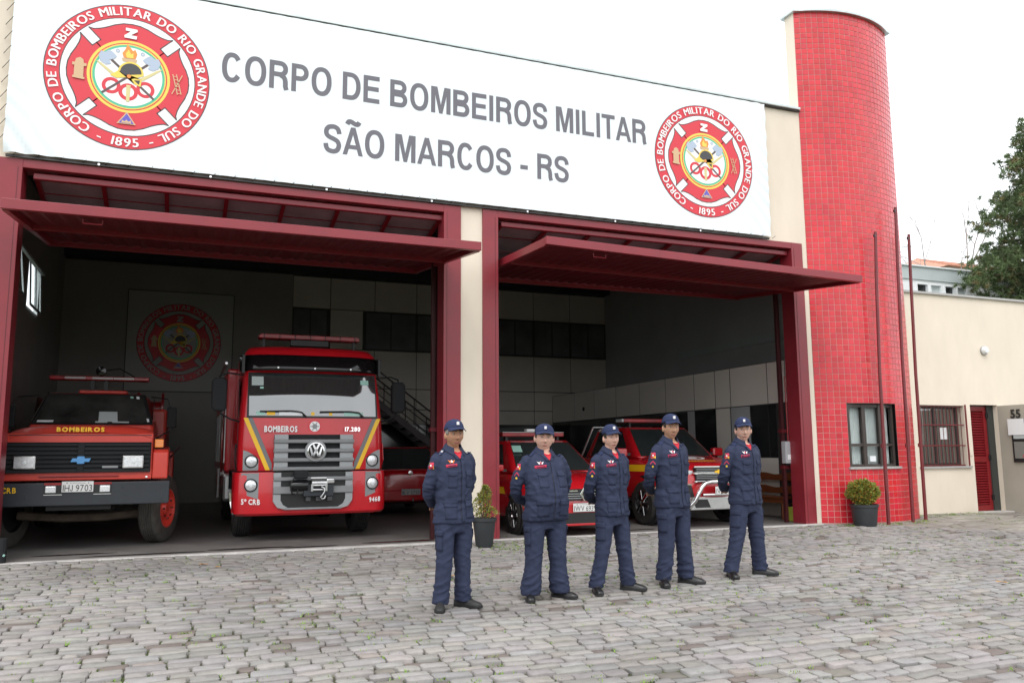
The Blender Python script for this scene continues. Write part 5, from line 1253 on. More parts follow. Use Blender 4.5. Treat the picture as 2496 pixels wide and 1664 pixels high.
# small hatchback in front bay
rc = thing('hatchback_car', 'small red hatchback with diamond badge parked behind the second and third officers', 'car', (5.84, -.22, 0))
rcb = car_body(rc, [(0.02, .60, .24, .52, .56), (.06, .76, .18, .60, .66), (.22, .84, .17, .78, .84), (.55, .87, .17, .88, .94), (1.05, .875, .2, .93, 1.0), (2.0, .88, .2, .95, 1.0), (3.2, .87, .22, .97, 1.02), (3.85, .82, .28, .95, 1.0), (4.0, .72, .35, .8, .85)], 'paint_car')
glasshouse(rc, .95, 1.75, 3.05, 3.75, .95, 1.50, .80, .60, 'paint_car')
for s in (-1, 1):
    arch(rc, s * .872 - (.02 if s > 0 else 0), .76, .31, s); wheel(rc, s * .79, .76, .30, .19, s, 'chrome', spokes=9, rr=.68)
    arch(rc, s * .872 - (.02 if s > 0 else 0), 3.3, .31, s); wheel(rc, s * .79, 3.3, .30, .19, s, 'chrome', spokes=9, rr=.68)
    mi = sub('mirror', rc); MB().box(s * .98 - .09, s * .98 + .09, 1.12, 1.24, .98, 1.10).build('mirror_head', 'paint_car', mi, bevel=.03, seg=3); MB().box(min(s * .84, s * .92), max(s * .84, s * .92), 1.14, 1.2, .98, 1.02).build('mirror_arm', 'black', mi)
    hl = sub('headlight', rc); MB().prism([(s * .46, .66), (s * .72, .70), (s * .76, .77), (s * .62, .77), (s * .47, .72)], 'y', .05, .30).build('lamp_lens', 'reflector', hl, bevel=.01)
    on_body(rc, rcb, 'side_stripe', 'stripe_yellow', lambda u, w_: (s * .9, 1.12 + 2.3 * u + .08 * w_, .62 + .11 * w_), (-s, 0, 0))
g3 = sub('grille', rc)
MB().prism([(-.50, .55), (.50, .55), (.46, .72), (-.46, .72)], 'y', -.005, .16).build('grille_panel', 'black', g3)
for z in (.575, .61, .645): MB().box(-.46, .46, -.012, -.004, z, z + .012).build('slat', 'plastic_grey', g3)
for a, b in ((-.46, -.11), (.11, .46)): MB().box(a, b, -.016, -.004, .685, .705).build('chrome_bar', 'chrome', g3)
dm = MB(); dm.prism([(0, .76), (.075, .645), (0, .53), (-.075, .645)], 'y', -.028, -.012); dm.build('diamond_badge', 'chrome', g3, bevel=.006)
MB().prism([(0, .71), (.034, .645), (0, .58), (-.034, .645)], 'y', -.0295, -.0275).build('diamond_centre', 'black', g3)
MB().prism([(-.60, .30), (.60, .30), (.56, .50), (-.56, .50)], 'y', .0, .05).build('bumper_panel', 'paint_car', rc, bevel=.01)
MB().prism([(-.58, .20), (.58, .20), (.60, .36), (-.60, .36)], 'y', -.008, .05).build('lower_intake', 'black', rc)
MB().prism([(-.60, .165), (.60, .165), (.60, .20), (-.60, .20)], 'y', -.014, .05).build('lower_lip', 'paint_car', rc, bevel=.006)
for s in (-1, 1): MB().lathe([(0, -.01), (.05, -.006), (.05, .02), (0, .02)], (s * .48, -.008, .31), 'y', 14).build('fog_light', 'lens', rc)
plate(rc, 'IWV 6939', .01, -.026, .375, .405, .135)
l3 = sub('light_bar', rc); MB().box(-.60, .60, 1.95, 2.2, 1.575, 1.65).build('light_bar_base', 'lens_red', l3, bevel=.012); MB().box(-.595, .595, 1.946, 1.95, 1.645, 1.655).build('light_bar_lid', 'grey_band', l3)
for x in (-.5, .5): MB().box(x - .02, x + .02, 2.0, 2.1, 1.49, 1.575).build('light_bar_foot', 'black', l3)
MB().box(-.12, .04, 1.98, 2.1, 1.66, 1.71).build('siren_cap', 'white_wall', l3, bevel=.01)
MB().grid(lambda u, v: (-.62 + .17 * u + .05 * v, 1.42 - .006 + .22 * v - .03, 1.29 + .11 * v + .012), 2, 2).build('sticker', 'paper_green', rc)
# pickup with bull bar
sc_ = thing('pickup_truck', 'red pickup with chrome bull bar and yellow side stripe behind the fourth officer', 'pickup', (8.63, .14, 0))
scb = car_body(sc_, [(0.02, .66, .45, .72, .84), (.08, .84, .40, .90, 1.02), (.28, .92, .36, 1.04, 1.12), (.9, .93, .36, 1.12, 1.20), (1.35, .93, .36, 1.16, 1.24), (2.6, .93, .36, 1.18, 1.22), (3.4, .93, .38, 1.18, 1.2), (4.9, .92, .42, 1.16, 1.18), (5.2, .90, .46, 1.12, 1.14)], 'paint_car')
glasshouse(sc_, 1.25, 1.98, 3.15, 3.45, 1.17, 1.76, .86, .68, 'paint_car')
for s in (-1, 1):
    for yy in (.95, 4.1): arch(sc_, s * .925 - (.02 if s > 0 else 0), yy, .40, s); wheel(sc_, s * .85, yy, .385, .25, s, 'chrome', spokes=6, rr=.62)
    mi = sub('mirror', sc_); MB().box(s * 1.06 - .115, s * 1.06 + .115, 1.45, 1.58, 1.20, 1.36).build('mirror_head', 'paint_car', mi, bevel=.035, seg=3); MB().box(min(s * .88, s * .98), max(s * .88, s * .98), 1.48, 1.56, 1.22, 1.27).build('mirror_arm', 'black', mi)
    on_body(sc_, scb, 'side_stripe', 'stripe_yellow', lambda u, w_: (s * .9, .62 + 4.4 * u, .92 + .12 * w_ + .02 * (1 - u)), (-s, 0, 0))
    MB().box(min(s * .90, s * .96), max(s * .90, s * .96), 1.45, 3.5, .40, .46).build('side_step', 'black', sc_)
    hl = sub('headlight', sc_); MB().prism([(s * .47, .88), (s * .78, .93), (s * .83, 1.0), (s * .70, 1.0), (s * .48, .96)], 'y', .06, .34).build('lamp_lens', 'reflector', hl, bevel=.012)
    fg = sub('fog_light', sc_); MB().prism([(s * .50, .50), (s * .80, .52), (s * .84, .74), (s * .56, .72)], 'y', .0, .12).build('fog_recess', 'black', fg)
    stroke(fg, [(s * .56, .73), (s * .85, .75), (s * .82, .66)], .02, -.006, .006, 'chrome', 'fog_trim'); MB().box(min(s * .66, s * .76), max(s * .66, s * .76), -.01, .0, .68, .71).build('fog_lens', 'lens', fg)
g4 = sub('grille', sc_)
MB().box(-.46, .46, .0, .10, .78, 1.01).build('grille_panel', 'black', g4)
for z in (.83, .86, .89, .955, .985): MB().box(-.45, .45, -.006, 0, z, z + .008).build('mesh_bar', 'plastic_grey', g4)
for z in (.905, 1.01): MB().box(-.50, .50, -.014, .02, z, z + .028).build('chrome_bar', 'chrome', g4, bevel=.006)
MB().box(-.50, .50, -.012, .02, .765, .79).build('chrome_bar', 'chrome', g4, bevel=.006)
MB().prism([(-.09, .925), (-.08, .96), (-.035, .96), (-.035, .975), (.035, .975), (.035, .96), (.09, .96), (.08, .925), (.035, .925), (.035, .91), (-.035, .91), (-.035, .925)], 'y', -.03, -.012).build('bow_badge', 'stripe_yellow', g4)
MB().prism([(-.60, .30), (.60, .30), (.66, .52), (-.66, .52)], 'y', -.02, .10).build('skid_plate', 'steel', sc_, bevel=.015)
for s in (-1, 1): MB().prism([(s * .2, .34), (s * .5, .34), (s * .56, .48), (s * .26, .48)], 'y', -.024, -.018).build('skid_vent', 'black', sc_)
MB().tube([(-.62, -.02, .36), (-.56, -.10, .46), (-.44, -.12, .68), (-.36, -.12, .755), (-.26, -.12, .775), (.26, -.12, .775), (.36, -.12, .755), (.44, -.12, .68), (.56, -.10, .46), (.62, -.02, .36)], .036, 12).build('bull_bar', 'chrome', sc_, smooth=60)
MB().tube([(-.42, -.12, .56), (.42, -.12, .56)], .022, 10).build('bull_bar_rail', 'chrome', sc_, smooth=60)
plate(sc_, 'IVE 0093', .02, -.15, .565, .40, .135)
def crest(u, w_): a = 2 * math.pi * u; r_ = .78 + .22 * w_; return (-.08 + .27 * r_ * math.cos(a), .72 + .22 * r_ * math.sin(a), 1.2)
on_body(sc_, scb, 'bonnet_crest', 'decal_white', crest, (0, 0, -1), 30, 1)
on_body(sc_, scb, 'bonnet_crest_centre', 'decal_white', lambda u, w_: (-.08 + .13 * w_ * math.cos(6.2832 * u), .72 + .10 * w_ * math.sin(6.2832 * u), 1.2), (0, 0, -1), 16, 1)
for k in range(9): on_body(sc_, scb, 'bonnet_lettering', 'stripe_yellow', lambda u, w_: (-.37 + .066 * k + .045 * u, .34 + .06 * w_, 1.2), (0, 0, -1), 2, 1)
MB().tube([(-.88, 3.55, 1.15), (-.70, 3.3, 1.80)], .022, 8).build('roll_bar', 'chrome', sc_); MB().tube([(.88, 3.55, 1.15), (.70, 3.3, 1.80), (-.70, 3.3, 1.80)], .022, 8).build('roll_bar', 'chrome', sc_)
l4 = sub('light_bar', sc_); MB().box(-.62, .66, 2.15, 2.42, 1.865, 1.935).build('light_bar_base', 'lens_red', l4, bevel=.012)
for x in (-.45, .5): MB().box(x - .02, x + .02, 2.22, 2.32, 1.76, 1.865).build('light_bar_foot', 'black', l4)
MB().box(-.66, -.60, 2.16, 2.41, 1.87, 1.93).build('light_bar_end', 'grey_band', l4, bevel=.01)
# hatchback seen from the rear behind the pillar
bk = thing('rear_facing_hatchback', 'dark red hatchback seen from behind, deep in the truck bay beside the pillar', 'car', (4.44, 5.0, 0))
car_body(bk, [(0.0, .70, .36, .62, .86), (.06, .79, .30, .80, .96), (.4, .82, .22, .93, .98), (1.4, .83, .2, .94, .98), (2.6, .83, .2, .93, .97), (3.4, .80, .22, .80, .86), (3.7, .66, .3, .6, .66)], 'paint_car')
glasshouse(bk, .10, .50, 1.7, 2.5, .93, 1.43, .74, .56, 'paint_car')
for s in (-1, 1):
    for yy in (.75, 2.9): wheel(bk, s * .74, yy, .29, .18, s, 'steel', spokes=5, rr=.62)
    MB().box(s * .70 - .09, s * .70 + .09, .02, .12, .70, .90).build('tail_light', 'lens_red', bk, bevel=.02)
MB().prism([(-.76, .32), (.76, .32), (.78, .55), (-.78, .55)], 'y', -.05, .12).build('rear_bumper', 'paint_car', bk, bevel=.03)
plate(bk, 'IKV 5750', .0, -.062, .44, .40, .125, 'plate_grey')
MB().lathe([(0, -.012), (.045, -.01), (.045, .02), (0, .02)], (0, .0, .89), 'y', 20).build('badge', 'chrome', bk)
MB().tube([(.03, -.06, .32), (.03, -.12, .32), (.03, -.12, .38)], .018, 8).build('tow_ball', 'chrome', bk)
# ================================================================ props
for i, (x, y, h_, lean, lb) in enumerate(((11.74, -.51, 5.36, .16, 'thin dark red flagpole in front of the tower window, leftmost of three'), (12.40, -.44, 5.92, .12, 'tallest thin dark red flagpole, the middle one of three by the tower'), (12.988, -.194, 5.49, .10, 'thin dark red flagpole by the barred window, rightmost of three'))):
    t = thing('flagpole', lb, 'flagpole', (x, y, gz(y)), group='flagpoles beside the tower')
    MB().tube([(0, 0, -.05), (lean * .1, 0, h_ * .3), (lean * .25, .01, h_ * .5), (lean * .6, 0, h_ * .8), (lean, 0, h_)], [.032, .032, .030, .030, .028], 12).build('pole', 'pole_red', t, smooth=40)
    MB().box(-.05, -.03, -.015, .015, 1.35, 1.42).build('cleat', 'pole_red', t)
    MB().tube([(.03, -.036, 1.38), (.05, -.04, 1.8), (.04, -.036, 2.1)], .004, 5).build('halyard', 'bark_pale', t)
    MB().box(lean - .045, lean - .01, -.02, .02, h_ - .10, h_ - .05).build('pulley', 'rim_dark', t)
def bush(par, fn, n, s0, s1, seed, bright):
    rr = random.Random(seed); lf = MB(); lf.c = []
    for k in range(n):
        p, nd = fn(rr)
        for u in range(3):
            w = (nd + Vector((rr.gauss(0, .7), rr.gauss(0, .7), rr.gauss(.2, .6)))).normalized(); l = rr.uniform(s0, s1); sd = w.cross(Vector((rr.random() - .5, rr.random() - .5, rr.random() - .5))).normalized() * l * .28
            q = p + Vector((rr.gauss(0, .01), rr.gauss(0, .01), rr.gauss(0, .01))); tn = rr.uniform(.6, 1.25); br_ = rr.random() < bright
            col = (tn * 1.9, tn * .85, tn * .6) if br_ else (tn, tn, tn)
            lf.add([q, q + w * l * .55 + sd, q + w * l, q + w * l * .55 - sd], [(0, 1, 2, 3)]); lf.c += [col] * 4
    return kind(lf.build('foliage', 'leaf_bush', par), 'stuff')
def pot(par, r0, r1, h):
    MB().lathe([(0, 0), (r0, 0), (r0 + .01, .03), (r1 - .012, h - .05), (r1 + .004, h - .045), (r1 + .006, h - .005), (r1 - .004, h), (r1 - .016, h - .005), (r1 - .022, h - .05), (0, h - .05)], (0, 0, 0), 'z', 36, cap=False).build('pot', 'pot', par, smooth=35)
    MB().lathe([(0, h - .045), (r1 - .022, h - .048), (r1 - .022, h - .06), (0, h - .06)], (0, 0, 0), 'z', 20).build('potting_soil', 'soil', par)
t = thing('potted_bush', 'round yellow green bush in a black pot in front of the red tower', 'plant', (11.19, -.52, gz(-.52)), group='potted plants')
pot(t, .185, .238, .37)
def ball(rr):
    d = Vector((rr.gauss(0, 1), rr.gauss(0, 1), rr.gauss(0, 1))).normalized(); r = rr.uniform(.55, 1.0) ** .5
    lump = 1 + .22 * noise.noise(d * 2.3)
    p = Vector((d.x * .275 * r * lump, d.y * .24 * r * lump, .575 + d.z * .195 * r * lump)); return p, d
bush(t, ball, 2300, .02, .055, 4, .17)
MB().tube([(0, 0, .3), (.01, 0, .45), (.02, .01, .62)], [.02, .016, .01], 6).build('stem', 'bark', t)
for k in range(7): a = k * .9; MB().tube([(0, 0, .42), (.10 * math.cos(a), .10 * math.sin(a), .52), (.22 * math.cos(a), .2 * math.sin(a), .64)], [.01, .007, .004], 5).build('twig', 'bark', t)
t = thing('potted_shrub', 'wispy green shrub in a tapering black pot at the pillar beside the first officer', 'plant', (4.05, -.62, gz(-.62)), group='potted plants')
pot(t, .115, .175, .40)
def wispy(rr):
    a = rr.random() * 6.283; z = rr.random() ** .8; r = (.17 * (1 - z) ** .8 + .02) * rr.random() ** .5 * (1 + .5 * noise.noise((math.cos(a) * 2, math.sin(a) * 2, z * 4))); p = Vector((r * math.cos(a) + .02 * math.sin(z * 9), r * math.sin(a), .40 + z * .44)); return p, Vector((math.cos(a), math.sin(a), .5)).normalized()
bush(t, wispy, 520, .018, .042, 9, .10)
for k in range(9): a = k * .71; MB().tube([(.02 * math.cos(a), .02 * math.sin(a), .36), (.06 * math.cos(a), .06 * math.sin(a), .55), (.08 * math.cos(a), .08 * math.sin(a), .70 + .015 * k)], [.008, .006, .003], 5).build('twig', 'bark', t)
t = thing('wooden_bench', 'brown wooden bench with slatted back against the right inner wall', 'bench', (10.98, .9, 0))
MB().box(-.40, -.02, -.05, 1.45, .385, .42).build('seat', 'wood', t, bevel=.01)
MB().box(-.37, -.33, .0, 1.4, .30, .385).build('seat_apron', 'wood', t)
for y in (.05, 1.35):
    MB().tube([(-.34, y, 0), (-.34, y, .08), (-.34, y, .2), (-.34, y, .32), (-.34, y, .39)], [.022, .034, .024, .036, .03], 10).build('leg', 'wood', t, smooth=60)
    MB().box(-.07, -.02, y - .03, y + .03, 0, .92).build('back_post', 'wood', t, bevel=.006)
for z in (.47, .72): MB().grid(lambda u, v: (-.075, -.03 + 1.46 * u, z + .13 * v + .018 * math.sin(u * 12) * v), 30, 2).build('back_slat', 'wood', t).modifiers.new('th', 'SOLIDIFY').thickness = .02
t = thing('electrical_box', 'grey metal cabinet mounted beside the right door jamb', 'box', (10.31, .34, 1.06))
MB().box(-.10, .09, -.06, .05, 0, .40).build('cabinet', 'box_grey', t, bevel=.008)
MB().box(-.088, .078, -.064, -.0605, .012, .388).build('cabinet_door', 'box_grey', t, bevel=.002); MB().box(-.06, .05, -.067, -.0645, .07, .16).build('label_sheet', 'paper', t)
MB().tube([(.02, 0, .40), (.02, 0, 1.6)], .014, 6).build('conduit', 'lens_red', t); MB().tube([(.04, -.02, 0), (.045, -.02, -.08), (.05, -.02, -.14)], .006, 5).build('cable', 'black', t)
t = thing('bucket', 'lime green plastic bucket on the garage floor by the bench', 'bucket', (10.60, .62, 0))
MB().lathe([(0, 0), (.085, 0), (.115, .24), (.125, .245), (.122, .255), (.108, .25), (.08, .01), (0, .01)], (0, 0, 0), 'z', 24, cap=False).build('pail', 'bucket_green', t, smooth=40)
MB().tube([(.115 * math.cos(a), .02, .24 + .08 * math.sin(a)) for a in [math.pi * k / 10 for k in range(11)]], .004, 5).build('handle', 'steel', t)
t = thing('broom', 'green handled brush leaning in the corner behind the lime bucket', 'broom', (10.80, .75, 0))
MB().tube([(0, 0, .02), (.05, -.06, .62)], .012, 8).build('handle', 'print_green', t); MB().box(-.12, .10, -.05, .05, 0, .12).build('brush_head', 'print_blue', t, bevel=.02)
t = thing('floor_post', 'short dark post at the left edge of the truck bay threshold', 'post', (-1.93, -.06, 0))
MB().tube([(-.08, 0, 0), (-.08, 0, .30)], .07, 12).build('post', 'plastic_dark', t); MB().tube([(-.03, -.065, .09), (-.02, -.07, .11)], .012, 6).build('reflector', 'paper_green', t)
# ================================================================ people
pm('navy', (0.0262, 0.0330, 0.066), 0.82, var=0.10, vs=18, bump=0.10, bs=220, spec=0.25)
pm('navy_cap', (0.027, 0.036, 0.084), 0.85, var=0.06, vs=20, bump=0.08, bs=250, spec=0.2)
pm('tee_red', (0.55, 0.018, 0.035), 0.8)
pm('shoe', (0.012, 0.012, 0.013), 0.30, var=0.2, vs=20)
pm('shoe_matte', (0.018, 0.018, 0.018), 0.62, var=0.3, vs=20)
pm('skin_tan', (0.40, 0.205, 0.125), 0.55, var=0.08, vs=25, spec=0.35)
pm('skin_warm', (0.45, 0.25, 0.16), 0.55, var=0.08, vs=25, spec=0.35)
pm('skin_light', (0.62, 0.37, 0.29), 0.55, var=0.07, vs=25, spec=0.35)
pm('lip', (0.42, 0.16, 0.14), 0.45)
pm('hair_grey', (0.20, 0.19, 0.18), 0.9, var=0.3, vs=60)
pm('hair_dark', (0.03, 0.022, 0.016), 0.8, var=0.3, vs=60)
pm('eye_white', (0.55, 0.52, 0.50), 0.3)
pm('eye_dark', (0.03, 0.018, 0.012), 0.2)
pm('thread_red', (0.50, 0.02, 0.06), 0.7)
pm('thread_orange', (0.85, 0.20, 0.03), 0.7)
pm('thread_white', (0.75, 0.72, 0.72), 0.7)
pm('thread_yellow', (0.80, 0.52, 0.03), 0.7)
pm('thread_green', (0.05, 0.16, 0.07), 0.7)
def ring(cx, cy, z, a, b, n=2.4, N=36, tx=0, ty=0):
    out = []
    for k in range(N):
        t_ = 2 * math.pi * k / N; c, s = math.cos(t_), math.sin(t_)
        x = a * abs(c) ** (2 / n) * (1 if c >= 0 else -1); y = b * abs(s) ** (2 / n) * (1 if s >= 0 else -1)
        out.append((cx + x, cy + y, z + x * tx + y * ty))
    return out
def blob(mb, c, r, n=14):
    rings = []
    for j in range(1, n):
        ph = math.pi * j / n; rings.append([(c[0] + r[0] * math.sin(ph) * math.cos(2 * math.pi * k / 16), c[1] + r[1] * math.sin(ph) * math.sin(2 * math.pi * k / 16), c[2] - r[2] * math.cos(ph)) for k in range(16)])
    return mb.loft(rings)
def fused(mb, vox, it=4, fac=.5):
    me = mb.mesh('raw', None); o = bpy.data.objects.new('raw', me); COL.objects.link(o)
    m = o.modifiers.new('r', 'REMESH'); m.mode = 'VOXEL'; m.voxel_size = vox; m.adaptivity = 0
    m2 = o.modifiers.new('s', 'SMOOTH'); m2.factor = fac; m2.iterations = it
    dg = bpy.context.evaluated_depsgraph_get(); ev = o.evaluated_get(dg); out = bpy.data.meshes.new_from_object(ev)
    bpy.data.objects.remove(o); bpy.data.meshes.remove(me); return out
def wrinkle(me, fn):
    no = [v.normal.copy() for v in me.vertices]
    for v, n in zip(me.vertices, no): v.co += n * fn(v.co)
    me.update()
def put(me, name, mat, par):
    me.materials.clear(); me.materials.append(MATS[mat]); me.polygons.foreach_set('use_smooth', [True] * len(me.polygons))
    o = bpy.data.objects.new(name, me); COL.objects.link(o); o.parent = par; return o
def ridge(p, sx, sy, sz, seed):
    n = noise.noise((p.x * sx + seed, p.y * sy, p.z * sz)); return (1 - abs(n)) ** 3
class Cloth:
    def __init__(s, me): s.b = BVHTree.FromPolygons([v.co[:] for v in me.vertices], [p.vertices[:] for p in me.polygons])
    def hit(s, p, d, off):
        p = Vector(p); d = Vector(d).normalized(); h = s.b.ray_cast(p - d * .5, d, 1.2)
        if h[0] is None: h = s.b.find_nearest(p)
        return h[0] - d * off
    def patch(s, par, nm, mat, fn, d, off=.004, nu=8, nv=6, th=.004):
        mb = MB().grid(lambda u, v: s.hit(fn(u, v), d, off), nu, nv); o = mb.build(nm, mat, par, smooth=60)
        if th: m = o.modifiers.new('th', 'SOLIDIFY'); m.thickness = th; m.offset = 0
        return o
    def poly(s, par, nm, mat, pts, d, off):
        return MB().add([s.hit(p, d, off) for p in pts], [tuple(range(len(pts)))]).build(nm, mat, par)
def head_mesh(mb, g, c):
    rows = []
    for j in range(1, 30):
        ph = math.pi * j / 30; row = []
        for k in range(44):
            th = 2 * math.pi * k / 44; dx, dy, dz = math.sin(ph) * math.sin(th), -math.sin(ph) * math.cos(th), math.cos(ph)
            x, y, z = dx * .077 * g, dy * .098, dz * .118
            low = max(0, -dz)
            x *= 1 - (.30 - .14 * (g - 1) * 4) * low ** 1.6; y *= 1 - .10 * low
            if dy > 0: y *= 1 + .04 * max(0, dz); 
            if dy > 0 and dz < -.3: y *= .80
            f = max(0, -dy)
            fr = lambda sx, sz, cx_, cz_: math.exp(-((x - cx_) / sx) ** 2 - ((z - cz_) / sz) ** 2) * (1 if f > .2 else 0)
            y -= .034 * fr(.011, .020, 0, -.020) + .026 * fr(.015, .009, 0, -.036) + .009 * fr(.03, .012, 0, -.071) + .014 * fr(.026, .018, 0, -.106) + .007 * fr(.05, .012, 0, .030)
            y += .017 * (fr(.019, .013, .031, .008) + fr(.019, .013, -.031, .008)) - .006 * (fr(.02, .022, .042, -.03) + fr(.02, .022, -.042, -.03)) + .004 * fr(.03, .005, 0, -.071)
            row.append((c[0] + x, c[1] + y, c[2] + z))
        rows.append(row)
    mb.loft(rows)
def person(name_label, X, Y, H, feet, girth, belly, skin, yaw, hair, face=1.0, lab=None, epaulette=False, shoe='shoe', seed=1, chest='thread_white', flare=0.0, aw=0.0, turn=0.0):
    s = H / 1.775
    pr = thing('person', name_label, 'person', (X, Y, gz(Y) + .002), turn, 'uniformed officers standing in a row', s)
    ct_, st_ = math.cos(-turn), math.sin(-turn)
    ff = [(((fx - X) * ct_ - (fy_ - Y) * st_) / s, ((fx - X) * st_ + (fy_ - Y) * ct_) / s) for fx, fy_ in feet]       # toe points, local
    fa = ((-18, 42), (-22, 36), (-16, 46), (-24, 40), (-20, 47))[seed - 1]; ang = (R(fa[0]) - turn, R(fa[1]) - turn); yaw = yaw - turn
    heel = []
    for (tx, ty), a in zip(ff, ang): heel.append((tx - math.sin(a) * .15, ty + math.cos(a) * .15))   # ankle centre
    w = girth
    # ---- jacket
    T = [(.795, .196 * w, .140, 0, 0), (.88, .194 * w, .140, 0, 0), (1.0, .178 * w, .130, 0, 0), (1.12, .180 * w, .134, 0, 0), (1.25, .190 * (1 + (w - 1) * .8), .140, 0, 0), (1.35, .192 * (1 + (w - 1) * .6), .134, .005, 0), (1.42, .170 * (1 + (w - 1) * .4), .116, .01, .1), (1.47, .118, .094, .012, .25), (1.502, .082, .080, .008, .5), (1.515, .076, .076, .004, .6)]
    mb = MB(); rings = []
    for z, a, b, cy, ty in T:
        bl = belly * math.exp(-((z - 1.02) / .2) ** 2); rings.append(ring(0, cy - bl * .6, z, a, b + bl * .5, 2.4, ty=ty))
    mb.loft(rings)
    ew = .232 * (1 + (w - 1) * .95) + aw
    for sg in (-1, 1):
        sh = .148 * (1 + (w - 1) * .5)
        mb.tube([(sg * sh, .012, 1.425), (sg * (sh + .040), .016, 1.37), (sg * (ew - .022), .040, 1.25), (sg * (ew - .004), .07, 1.14), (sg * (ew - .020), .11, 1.065), (sg * (ew - .08), .18, 1.0), (sg * .10, .225 + .02 * (w - 1), .965), (sg * .045, .235, .955)],
                [.060, .067, .060 * (1 + (w - 1) * .5), .054 * (1 + (w - 1) * .5), .052, .049, .046, .043], 18)
    jm = fused(mb, .0105, 3)
    def jw(p):
        arm = abs(p.x) > .175 * w and p.z > 1.0
        d = .0075 * ridge(p, 6, 6, 13, seed) - .0035 + .0035 * noise.noise((p.x * 6, p.y * 6, p.z * 7 + seed)) + .002 * noise.noise((p.x * 22, p.y * 22, p.z * 30))
        k = p.x + .6 * p.z * (1 if p.x < 0 else -1)
        d += .010 * (1 - abs(noise.noise((k * 11 + seed * 3, p.y * 3, p.z * 4)))) ** 5 * (1 if p.z < 1.25 else .5)
        d += .011 * math.exp(-((p.z - 1.0) / .10) ** 2) * noise.noise((p.x * 7, seed, p.z * 26))
        if arm: d += .013 * math.exp(-((p.z - 1.12) / .10) ** 2) * (1 - abs(noise.noise((p.x * 9, p.y * 6 + seed, p.z * 24)))) ** 3
        if p.z < .85: d += .006 * noise.noise((p.x * 14, p.y * 14, seed)) + .004
        return d
    wrinkle(jm, jw); C_ = Cloth(jm); put(jm, 'jacket', 'navy', pr)
    # ---- trousers
    mb = MB()
    mb.loft([ring(0, 0, z, a * (1 + (w - 1) * .8), b, 2.5) for z, a, b in ((.70, .165, .115), (.78, .185, .130), (.88, .185, .130), (.98, .175, .12))])
    for sg, hl, a in ((-1, heel[0], ang[0]), (1, heel[1], ang[1])):
        hx, hy, hz = sg * .098 * w, 0, .80; pts = []
        fr_ = 1 + (w - 1) * .7
        for z, r0, r1 in ((.84, .100, .112), (.74, .101, .114), (.62, .093, .104), (.50, .084, .095), (.44, .080, .091), (.32, .077, .090), (.20, .073 + flare, .088 + flare), (.11, .074 + flare, .092 + flare), (.052, .076 + flare, .095 + flare)):
            t_ = (hz - z) / (hz - .08); t_ = max(0, t_); kx = -.010 * sg * math.sin(math.pi * min(1, t_)); ky = -.018 * math.sin(math.pi * min(1, t_) )
            cx = hx + (hl[0] - hx) * t_ + kx; cy = hy + (hl[1] - hy) * t_ + ky; pts.append(ring(cx, cy, z, r0 * fr_ * .90, r1 * fr_ * .92, 2.2, 28))
        mb.loft(pts[::-1])
    tm = fused(mb, .0105, 3)
    def tw2(p):
        lo = math.exp(-((p.z - .16) / .10) ** 2); kn = math.exp(-((p.z - .45) / .08) ** 2); up = math.exp(-((p.z - .72) / .08) ** 2)
        d = .003 * noise.noise((p.x * 7, p.y * 7, p.z * 5 + seed)) + .004 * (ridge(p, 5, 5, 7, seed + 3) - .6)
        q = p.z + .55 * p.x * (1 if p.x > 0 else -1) + .25 * p.y
        cr = (1 - abs(noise.noise((q * 17 + seed * 5, p.x * 3.5, p.y * 3.5)))) ** 4; cr2 = (1 - abs(noise.noise(((p.z - .5 * p.x) * 21 + seed, p.x * 4, p.y * 4 + 9)))) ** 5
        d += (.015 * lo + .009 * kn + .006 * up + .002) * (cr - .25) + (.010 * lo + .005 * kn) * cr2
        d += .003 * noise.noise((p.x * 25, p.y * 25, p.z * 22))
        return d
    wrinkle(tm, tw2); D_ = Cloth(tm); put(tm, 'trousers', 'navy', pr)
    # ---- body: one continuous mesh (head, neck, trunk, arms, hands, legs)
    hs = 1.065; hc = (0, -.012, 1.631); mb = MB(); hb = MB()
    head_mesh(hb, face, (0, 0, 0))
    for sg in (-1, 1): blob(hb, (sg * .079 * face, .012, -.012), (.011, .020, .033), 10)
    tl = (0, 2.5, -3, 1.5, -2)[seed - 1]; rot = Matrix.Rotation(yaw, 3, 'Z') @ Matrix.Rotation(R(tl), 3, 'Y'); hb.v = [tuple(rot @ (Vector(p) * hs) + Vector(hc)) for p in hb.v]
    mb.add(hb.v, hb.f)
    nk = .053 * (1 + (face - 1) * 1.2)
    mb.tube([(0, .012, 1.40), (0, .014, 1.50), (0, .012, 1.56), (0, .010, 1.60)], [.075, nk + .006, nk, nk], 20)
    mb.loft([ring(0, 0, z, a, b, 2.4, 24) for z, a, b in ((.82, .15, .09), (1.0, .15, .10), (1.25, .17, .11), (1.40, .14, .09), (1.46, .08, .06))])
    for sg in (-1, 1):
        mb.tube([(sg * .13, .012, 1.40), (sg * (ew - .02), .045, 1.22), (sg * (ew - .01), .085, 1.10), (sg * (ew - .08), .18, 1.0), (sg * .09, .226, .962), (sg * .02, .25, .955)], [.045, .045, .04, .036, .030, .026], 12)
        blob(mb, (-sg * .03, .262 + .012 * sg, .945 - .01 * sg), (.042, .018, .040), 10)
        for f_ in range(4): mb.tube([(-sg * .055, .266 + .012 * sg, .965 - .018 * f_), (-sg * .085, .275 + .012 * sg, .958 - .018 * f_), (-sg * .10, .262 + .012 * sg, .952 - .017 * f_)], [.0095, .009, .008], 8)
        mb.tube([(-sg * .015, .262, .975), (-sg * .04, .272, .992), (-sg * .065, .270, .995)], [.011, .010, .009], 8)
